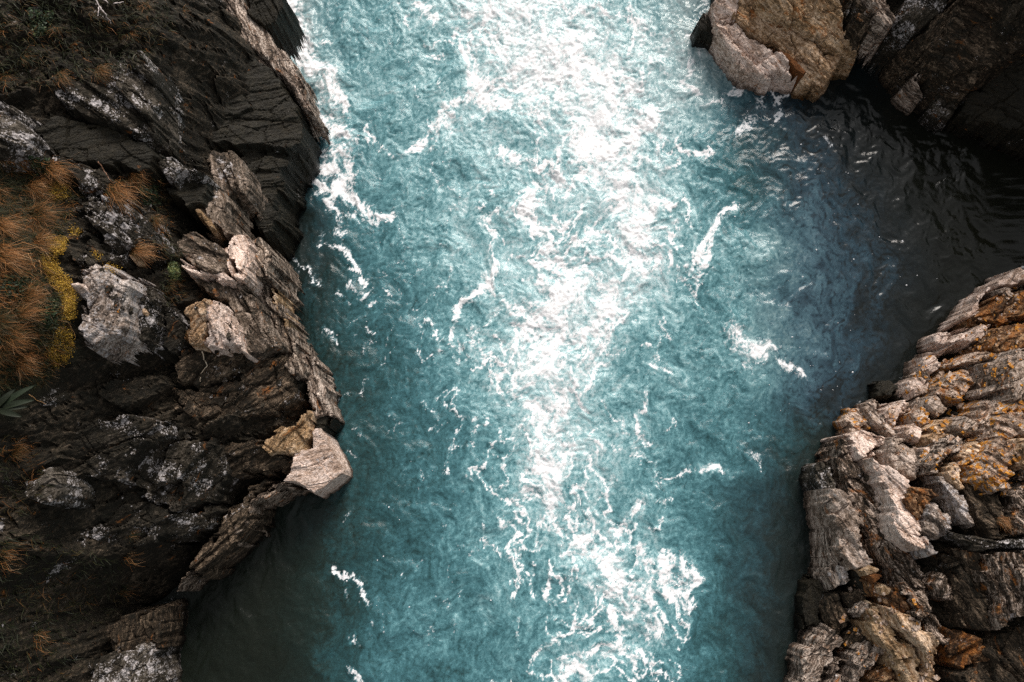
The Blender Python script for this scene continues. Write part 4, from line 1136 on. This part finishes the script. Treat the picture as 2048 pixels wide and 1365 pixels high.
def make_tuft(seed, n, L, spread, tone):
    rng = np.random.default_rng(seed)
    a = rng.normal(0, spread, n)
    roots = np.stack([rng.normal(-.02, .035, n), rng.normal(0, .05, n), np.full(n, -.02)], -1)
    dirs = np.stack([np.cos(a), np.sin(a)], -1) * rng.uniform(.55, 1, n)[:, None]
    lens = L * rng.uniform(.35, 1.05, n) * (1 - .25 * np.abs(a) / (spread * 3))
    V, F, m = ribbons(roots, dirs, lens, rng.uniform(.0028, .0056, n), rng.uniform(.25, .75, n), rng.uniform(.30, .95, n), rng)
    me = mesh_np('grass_tuft', V, F, True)
    tn = np.repeat(np.clip(rng.normal(tone - .03, .24, n), 0, 1), m)
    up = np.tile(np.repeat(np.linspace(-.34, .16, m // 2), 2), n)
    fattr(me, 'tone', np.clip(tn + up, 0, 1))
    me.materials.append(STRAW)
    return me


TM = {'p': [make_tuft(i, 420, .58, .30, .62) for i in (1, 2)],
      's': [make_tuft(i, 440, .50, .50, .46) for i in (3, 4, 5)],
      'r': [make_tuft(i, 380, .42, .60, .34) for i in (6, 7)],
      'd': [make_tuft(i, 110, .36, .80, .26) for i in (8, 9)],
      't': [make_tuft(i, 55, .52, .38, .40) for i in (10, 11)]}
TUFTS = """95,338,-24,1.0,p;bleached tuft combed across the rock at the upper end of the turf
62,374,-20,.75,s;small straw tuft left of the yellow moss patch at the top of the turf
66,430,2,1.05,s;wide straw fan with long yellow blades below the top moss patch
70,440,-55,.8,s;few long yellow blades hanging down from the wide straw fan
-4,452,-15,.9,p;pinkish tuft cut by the left edge beside the wide straw fan
-5,382,-38,.9,t;loose long stalks at the left edge above the pinkish tuft
222,378,-36,1.2,p;long bleached sheaf lying across the cracked lichen slab
262,350,-35,.8,s;curled straw tuft above the bleached sheaf
306,440,-50,.75,r;small green and straw tuft right of the cracked lichen slab
266,498,-12,.9,p;thin drooping tuft below the cracked lichen slab
336,572,-20,.45,r;tiny brown tuft behind the white striped block
372,668,-25,.5,s;little tuft growing at the foot of the white striped block
-6,512,-14,1.25,p;big pinkish tuft spreading from the left edge toward the moss strip
72,488,8,.8,s;straw tuft touching the upper end of the moss strip
48,598,24,.9,s;straw tuft swept upward in the middle of the turf
34,628,14,.9,p;pale brown tuft under the upswept one
-6,648,-10,1.1,r;rusty tuft at the left edge beside the lower moss
10,672,-16,1.1,s;broad rusty straw tuft low in the turf
-4,705,-8,.9,r;dark orange tuft above the broad green leaves
36,722,-24,.85,s;straw tuft hanging over the dark slab at the lower end of the turf
4,1096,-6,1.0,t;sparse orange blades at the left edge below the ring of pale lichen
0,1118,-14,.9,t;sparse orange blades just under the others at the left edge
262,1068,12,.7,d;dark brown tuft on the folded slab above the dark bay
248,1112,-8,.9,t;thin orange tuft over the folded slab, upper of two near the dark bay
244,1178,-10,.85,t;thin orange tuft over the dark bay, lower of two
72,1272,-28,.9,t;faint brown tuft in the lower left corner beside the lichened block
28,905,12,.7,r;small orange tuft left of the ring of pale lichen
286,10,-50,.8,d;brown green tuft at the upper edge left of the pale sloping slab
366,22,-30,.6,d;low tuft on the brow above the dark cliff face
108,58,-60,.7,d;dark tuft left of the bare white twig
196,142,-30,.8,r;brown tuft above the rusty lichened ledge
118,152,-28,.7,r;brown tuft at the left end of the rusty lichened ledge
262,66,-55,.8,d;dull tuft right of the bare white twig
-2,60,-20,.9,d;dark tuft in the upper left corner
50,112,-30,.9,d;dark tuft on the shaded upper left slope
2,158,-20,.9,d;dark tuft at the left edge above the small lichened ledge
2002,1040,-40,.55,p;dry pale orange tuft in the dark trough of the right bank"""
for k, line in enumerate(TUFTS.split('\n')):
    head, label = line.split(';')
    a, b, ang, s, kd = head.split(',')
    loc, nrm = hit(max(float(a), -40), float(b))
    if loc is None:
        continue
    ms = TM[kd]
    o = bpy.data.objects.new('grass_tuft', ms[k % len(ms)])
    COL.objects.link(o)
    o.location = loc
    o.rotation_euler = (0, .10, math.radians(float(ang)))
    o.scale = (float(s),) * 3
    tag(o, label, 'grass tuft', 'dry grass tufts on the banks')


def scatter(px_poly, n, rng, jitter=0):
    P_ = np.array(px_poly, float)
    out = []
    lo, hi = P_.min(0), P_.max(0)
    while len(out) < n:
        q = rng.uniform(lo, hi, (n, 2))
        ins = poly_sd(q[:, 0], q[:, 1], [tuple(p) for p in px_poly]) > 0
        for a, b in q[ins]:
            loc, nrm = hit(a, b)
            if loc is not None and loc.z > .5:
                out.append((loc.x, loc.y, loc.z))
            if len(out) >= n:
                break
    return np.array(out)


# short turf between the tufts: nobody could count its blades
rng = np.random.default_rng(12)
parts = []
for poly, n, tone, L, ang in (([(-60, 320), (60, 318), (130, 330), (160, 385), (120, 470), (90, 520), (120, 600), (140, 700), (90, 770), (-60, 790)], 6500, .33, .17, -.3),
                              ([(-60, -20), (330, -20), (350, 60), (250, 150), (110, 170), (-60, 190)], 2000, .16, .18, -.6),
                              ([(-60, 860), (60, 880), (100, 960), (60, 1030), (-60, 1040)], 350, .28, .18, -.2),
                              ([(-60, 1060), (90, 1070), (240, 1120), (260, 1200), (180, 1260), (120, 1400), (-60, 1400)], 1100, .13, .20, -.3),
                              ([(250, 350), (330, 360), (345, 430), (330, 520), (300, 490), (310, 430)], 300, .33, .16, -.5),
                              ([(330, 480), (365, 500), (370, 600), (330, 610), (315, 560)], 260, .26, .13, -.3)):
    pts = scatter(poly, n, rng)
    a = rng.normal(ang, .7, n)
    cl = fbm(pts[:, 0] * 2.2, pts[:, 1] * 2.2, 321, 3)
    V, F, m = ribbons(pts, np.stack([np.cos(a), np.sin(a)], -1), L * rng.uniform(.4, 1.1, n), rng.uniform(.005, .009, n),
                      rng.uniform(.3, .8, n), rng.uniform(.4, 1.0, n), rng, 3)
    parts.append((V, F, np.repeat(np.clip(tone + .45 * cl + rng.normal(0, .14, n), 0, 1), m)))
off, VV, FF, TT = 0, [], [], []
for V, F, t in parts:
    VV.append(V)
    FF.append(F + off)
    TT.append(t)
    off += len(V)
me = mesh_np('turf_grass', np.concatenate(VV), np.concatenate(FF), True)
fattr(me, 'tone', np.concatenate(TT))
tag(link('turf_grass', me, STRAW), 'short brown and green grass matting the top of the left bank', kind='stuff')


def leaflets(pts, r, rng, tone, spread=.25, lift=.0):
    n = len(pts)
    a = rng.uniform(0, 6.283, n)
    tilt = rng.normal(0, .5, (n, 2))
    rr = r * rng.uniform(.5, 1.2, n)
    V = np.zeros((n, 4, 3))
    for k, (q, s) in enumerate(((0, 1), (1.7, .45), (3.14, .8), (4.6, .45))):
        V[:, k, 0] = pts[:, 0] + rr * s * np.cos(a + q)
        V[:, k, 1] = pts[:, 1] + rr * s * np.sin(a + q)
        V[:, k, 2] = pts[:, 2] + rr * s * (tilt[:, 0] * np.cos(a + q) + tilt[:, 1] * np.sin(a + q))
    F = (np.arange(n) * 4)[:, None] + np.arange(4)[None]
    return V.reshape(-1, 3), F, np.repeat(np.clip(rng.normal(tone, .2, n), 0, 1), 4)


MOSS = [([(96, 482), (135, 478), (132, 505), (110, 512)], 2890), ([(88, 512), (112, 515), (122, 545), (142, 562), (155, 600), (150, 640), (132, 640), (128, 600), (100, 560)], 8840),
        ([(118, 655), (140, 660), (150, 690), (138, 725), (110, 735), (100, 705)], 4080), ([(100, 368), (138, 372), (140, 398), (115, 402), (98, 385)], 1530),
        ([(142, 456), (166, 460), (162, 472), (146, 474)], 220), ([(212, 528), (238, 532), (242, 546), (222, 548)], 260), ([(186, 500), (204, 512), (200, 526)], 120)]
VV, FF, TT, off = [], [], [], 0
for poly, n in MOSS:
    pts = scatter(poly, n, rng)
    pts[:, :2] += rng.normal(0, .028, (len(pts), 2))
    bump = .5 + .5 * fbm(pts[:, 0] * 7, pts[:, 1] * 7, 77, 3)
    pts[:, 2] += .01 + .13 * bump * rng.uniform(.55, 1, n)
    V, F, t = leaflets(pts, .0095, rng, .50)
    VV.append(V)
    FF.append(F + off)
    TT.append(np.clip(t + .5 * (np.repeat(bump, 4) - .5), 0, 1))
    off += len(V)
me = mesh_np('moss', np.concatenate(VV), np.concatenate(FF))
fattr(me, 'tone', np.concatenate(TT))
tag(link('moss', me, MOSSM), 'bright yellow moss edging the turf beside the lichened boulder', kind='stuff')

SHRUBS = [([(10, 555), (60, 545), (85, 575), (60, 600), (15, 600)], 420, 'dark green low plant among the tufts left of the moss strip'),
          ([(85, 595), (118, 600), (125, 650), (95, 660), (78, 630)], 420, 'dark green cushion plant against the lower moss strip'),
          ([(340, 522), (360, 530), (364, 558), (344, 564)], 420, 'olive leafy plant in the gap beside the grey lichened slab'),
          ([(60, 320), (100, 318), (108, 342), (75, 352)], 260, 'dark green sprig at the upper end of the turf'),
          ([(280, 375), (318, 372), (322, 410), (290, 412)], 300, 'green leafy plant beside the near black hollow rock'),
          ([(60, 20), (110, 25), (105, 70), (70, 80)], 380, 'small leaved dark bush in the upper left corner')]
for poly, n, label in SHRUBS:
    pts = scatter(poly, n, rng)
    c = pts.mean(0)
    rad = np.hypot(pts[:, 0] - c[0], pts[:, 1] - c[1])
    pts[:, 2] += rng.uniform(.01, .16, n) * np.clip(1.15 - rad / (rad.max() + .01), .2, 1)
    V, F, t = leaflets(pts, .026, rng, .45 if 'olive' not in label else .75)
    me = mesh_np('low_plant', V - c, F)
    fattr(me, 'tone', t)
    tag(link('low_plant', me, LEAFM, loc=c), label, 'plant', 'low leafy plants on the left bank')

# the broad leaved plant at the left edge: each leaf a blade with a folded midrib
loc, nrm = hit(2, 822)
root = bpy.data.objects.new('broadleaf_plant', None)
COL.objects.link(root)
root.location = loc
tag(root, 'plant with long dark lance shaped leaves at the left edge below the turf', 'plant')
for k, (ex, ey, ln) in enumerate(((58, 776, .42), (104, 752, .62), (88, 800, .55), (72, 816, .45), (34, 830, .32), (6, 782, .30), (-20, 790, .3), (30, 790, .38), (50, 835, .42))):
    a = math.atan2(-(ey - 822), ex - 2)
    V, F, ns = [], [], 9
    for i in range(ns):
        t = i / (ns - 1)
        w = .042 * math.sin(math.pi * min(1, t * .93 + .07)) ** .8
        cx_, cz = ln * t, .06 + ln * (.55 * t - .50 * t * t) + .02 * k / 3
        for s_, dz in ((-1, .012), (0, 0), (1, .012)):
            V.append((cx_ * math.cos(a) - s_ * w * math.sin(a), cx_ * math.sin(a) + s_ * w * math.cos(a), cz + dz))
    for i in range(ns - 1):
        for s_ in (0, 1):
            F.append((3 * i + s_, 3 * i + s_ + 1, 3 * i + s_ + 4, 3 * i + s_ + 3))
    me = mesh_np('leaf', np.array(V), np.array(F), True)
    fattr(me, 'tone', np.full(len(V), .03 * (k % 3)))
    link('leaf', me, LEAFM, root)


def stick_mat(name, c1, c2):
    N = NT(name)
    t = N.n('ShaderNodeTexCoord').outputs['Object']
    N.put(N.b.inputs['Base Color'], N.ramp(N.noise(t, 40, 4, .6).outputs[0], [(.35, c1), (.6, c2)]))
    return N.m


def stick(name, lines, r, mat, label, cat, h=.06, knobs=0):
    VV, FF = [], []
    rg = random.Random(3)
    o0 = None
    for ln in lines:
        pts = []
        for a, b in ln:
            l, _ = hit(a, b)
            pts.append(Vector(l) + Vector((0, 0, h)))
        fine = []
        for p, q in zip(pts[:-1], pts[1:]):
            for i in range(5):
                fine.append(p.lerp(q, i / 5) + Vector((rg.gauss(0, .006), rg.gauss(0, .006), rg.gauss(0, .006))))
        fine.append(pts[-1])
        zs = [f.z for f in fine]
        for f in fine:
            f.z = max(f.z, sum(zs) / len(zs) - .1)
        o0 = o0 or fine[0].copy()
        b = len(VV)
        for i, p in enumerate(fine):
            d = (fine[min(i + 1, len(fine) - 1)] - fine[max(i - 1, 0)]).normalized()
            s = d.cross(Vector((0, 0, 1))).normalized()
            u = s.cross(d)
            rr = r * (1 - .6 * i / len(fine)) * (1 + (.9 * rg.random() if knobs else .1))
            for q in range(5):
                an = q * 1.2566
                VV.append(p + s * rr * math.cos(an) + u * rr * math.sin(an) - o0)
        for i in range(len(fine) - 1):
            for q in range(5):
                FF.append((b + i * 5 + q, b + i * 5 + (q + 1) % 5, b + i * 5 + 5 + (q + 1) % 5, b + i * 5 + 5 + q))
    o = link(name, mesh_np(name, np.array([tuple(v) for v in VV]), np.array(FF), True), mat, loc=o0)
    tag(o, label, cat)


stick('bare_twig', [[(193, 3), (206, 22), (203, 42)], [(206, 22), (218, 40), (231, 60)], [(212, 8), (224, 17)], [(234, 18), (254, 14)]], .009,
      stick_mat('twig_lichen', (.10, .08, .07), (.55, .48, .47)), 'bare twig crusted white on the dark slope near the upper left corner', 'twig', .12, 1)
stick('dead_twig', [[(198, 327), (210, 342), (220, 358), (234, 378)]], .010, stick_mat('twig_dead', (.06, .03, .016), (.28, .14, .08)),
      'dead reddish twig lying above the bleached grass sheaf', 'twig', .05)
DRY = stick_mat('dry_stalk', (.22, .10, .03), (.50, .28, .11))
for (a, b, c), label in ((((62, 512), (72, 530), (80, 546)), 'single dry stalk in front of the upper moss strip'),
                         (((84, 525), (88, 540), (90, 556)), 'short upright dry stalk touching the moss strip'),
                         (((112, 580), (140, 595), (163, 609)), 'dry stalk crossing the moss toward the big lichened boulder'),
                         (((136, 643), (150, 660), (160, 680)), 'dry stalk leaning on the foot of the big lichened boulder'),
                         (((30, 536), (50, 550), (64, 560)), 'pale straw stem over the dark green low plant'),
                         (((64, 792), (80, 802), (102, 812)), 'bent flower stem beside the broad green leaves')):
    stick('dry_stalk', [[a, b, c]], .0055, DRY, label, 'grass stalk', .09)
    COL.objects[-1]['group'] = 'single dry stalks over the turf'

# a pale quartz vein in the olive face under the white striped block
vein_rock = next(o for o in COL.objects if o.get('label', '').startswith('olive brown face'))
stick('quartz_vein', [[(404, 704), (408, 718), (415, 730), (404, 746), (401, 764)]], .011, stick_mat('quartz', (.30, .22, .14), (.62, .52, .40)), None, None, .012)
vein = COL.objects['quartz_vein']
vein.location = vein.location - vein_rock.location
vein.parent = vein_rock

# broken bits of rock lying in the joints of both banks
rng = np.random.default_rng(77)
BOX = np.array([[-1, -1, -1], [1, -1, -1], [1, 1, -1], [-1, 1, -1], [-1, -1, 1], [1, -1, 1], [1, 1, 1], [-1, 1, 1]], float)
BF = np.array([[0, 3, 2, 1], [4, 5, 6, 7], [0, 1, 5, 4], [1, 2, 6, 5], [2, 3, 7, 6], [3, 0, 4, 7]])
for areas, kd, label in ((([(1800, 740), (1900, 690), (2040, 560), (2048, 1000), (1900, 960), (1760, 880), (1770, 800)], 560), ([(1720, 1140), (1830, 1180), (1890, 1365), (1740, 1365), (1650, 1300)], 130)), 'orange',
                          'small rusty rock bits lying in the joints of the right bank'), \
                         ((([(160, 400), (300, 380), (360, 560), (300, 700), (160, 520)], 130), ([(380, 560), (560, 600), (600, 800), (420, 860)], 60), ([(200, 880), (500, 860), (480, 1000), (250, 1050)], 90)), 'speckle',
                          'small dark rock bits lying in the joints of the left bank'):
    VV, FF, off = [], [], 0
    for poly, n in areas:
        for q in scatter(poly, n, rng):
            s_ = .008 + .030 * rng.random() ** 2.6
            v = (BOX + rng.uniform(-.45, .45, (8, 3))) * np.array([s_ * rng.uniform(.8, 1.8), s_, s_ * .6])
            a = rng.uniform(0, 6.28)
            VV.append(np.stack([v[:, 0] * math.cos(a) - v[:, 1] * math.sin(a), v[:, 0] * math.sin(a) + v[:, 1] * math.cos(a), v[:, 2]], -1) + q)
            FF.append(BF + off)
            off += 8
    tag(link('rubble', mesh_np('rubble', np.concatenate(VV), np.concatenate(FF)), rock_mat(kd, 45)), label, kind='stuff')
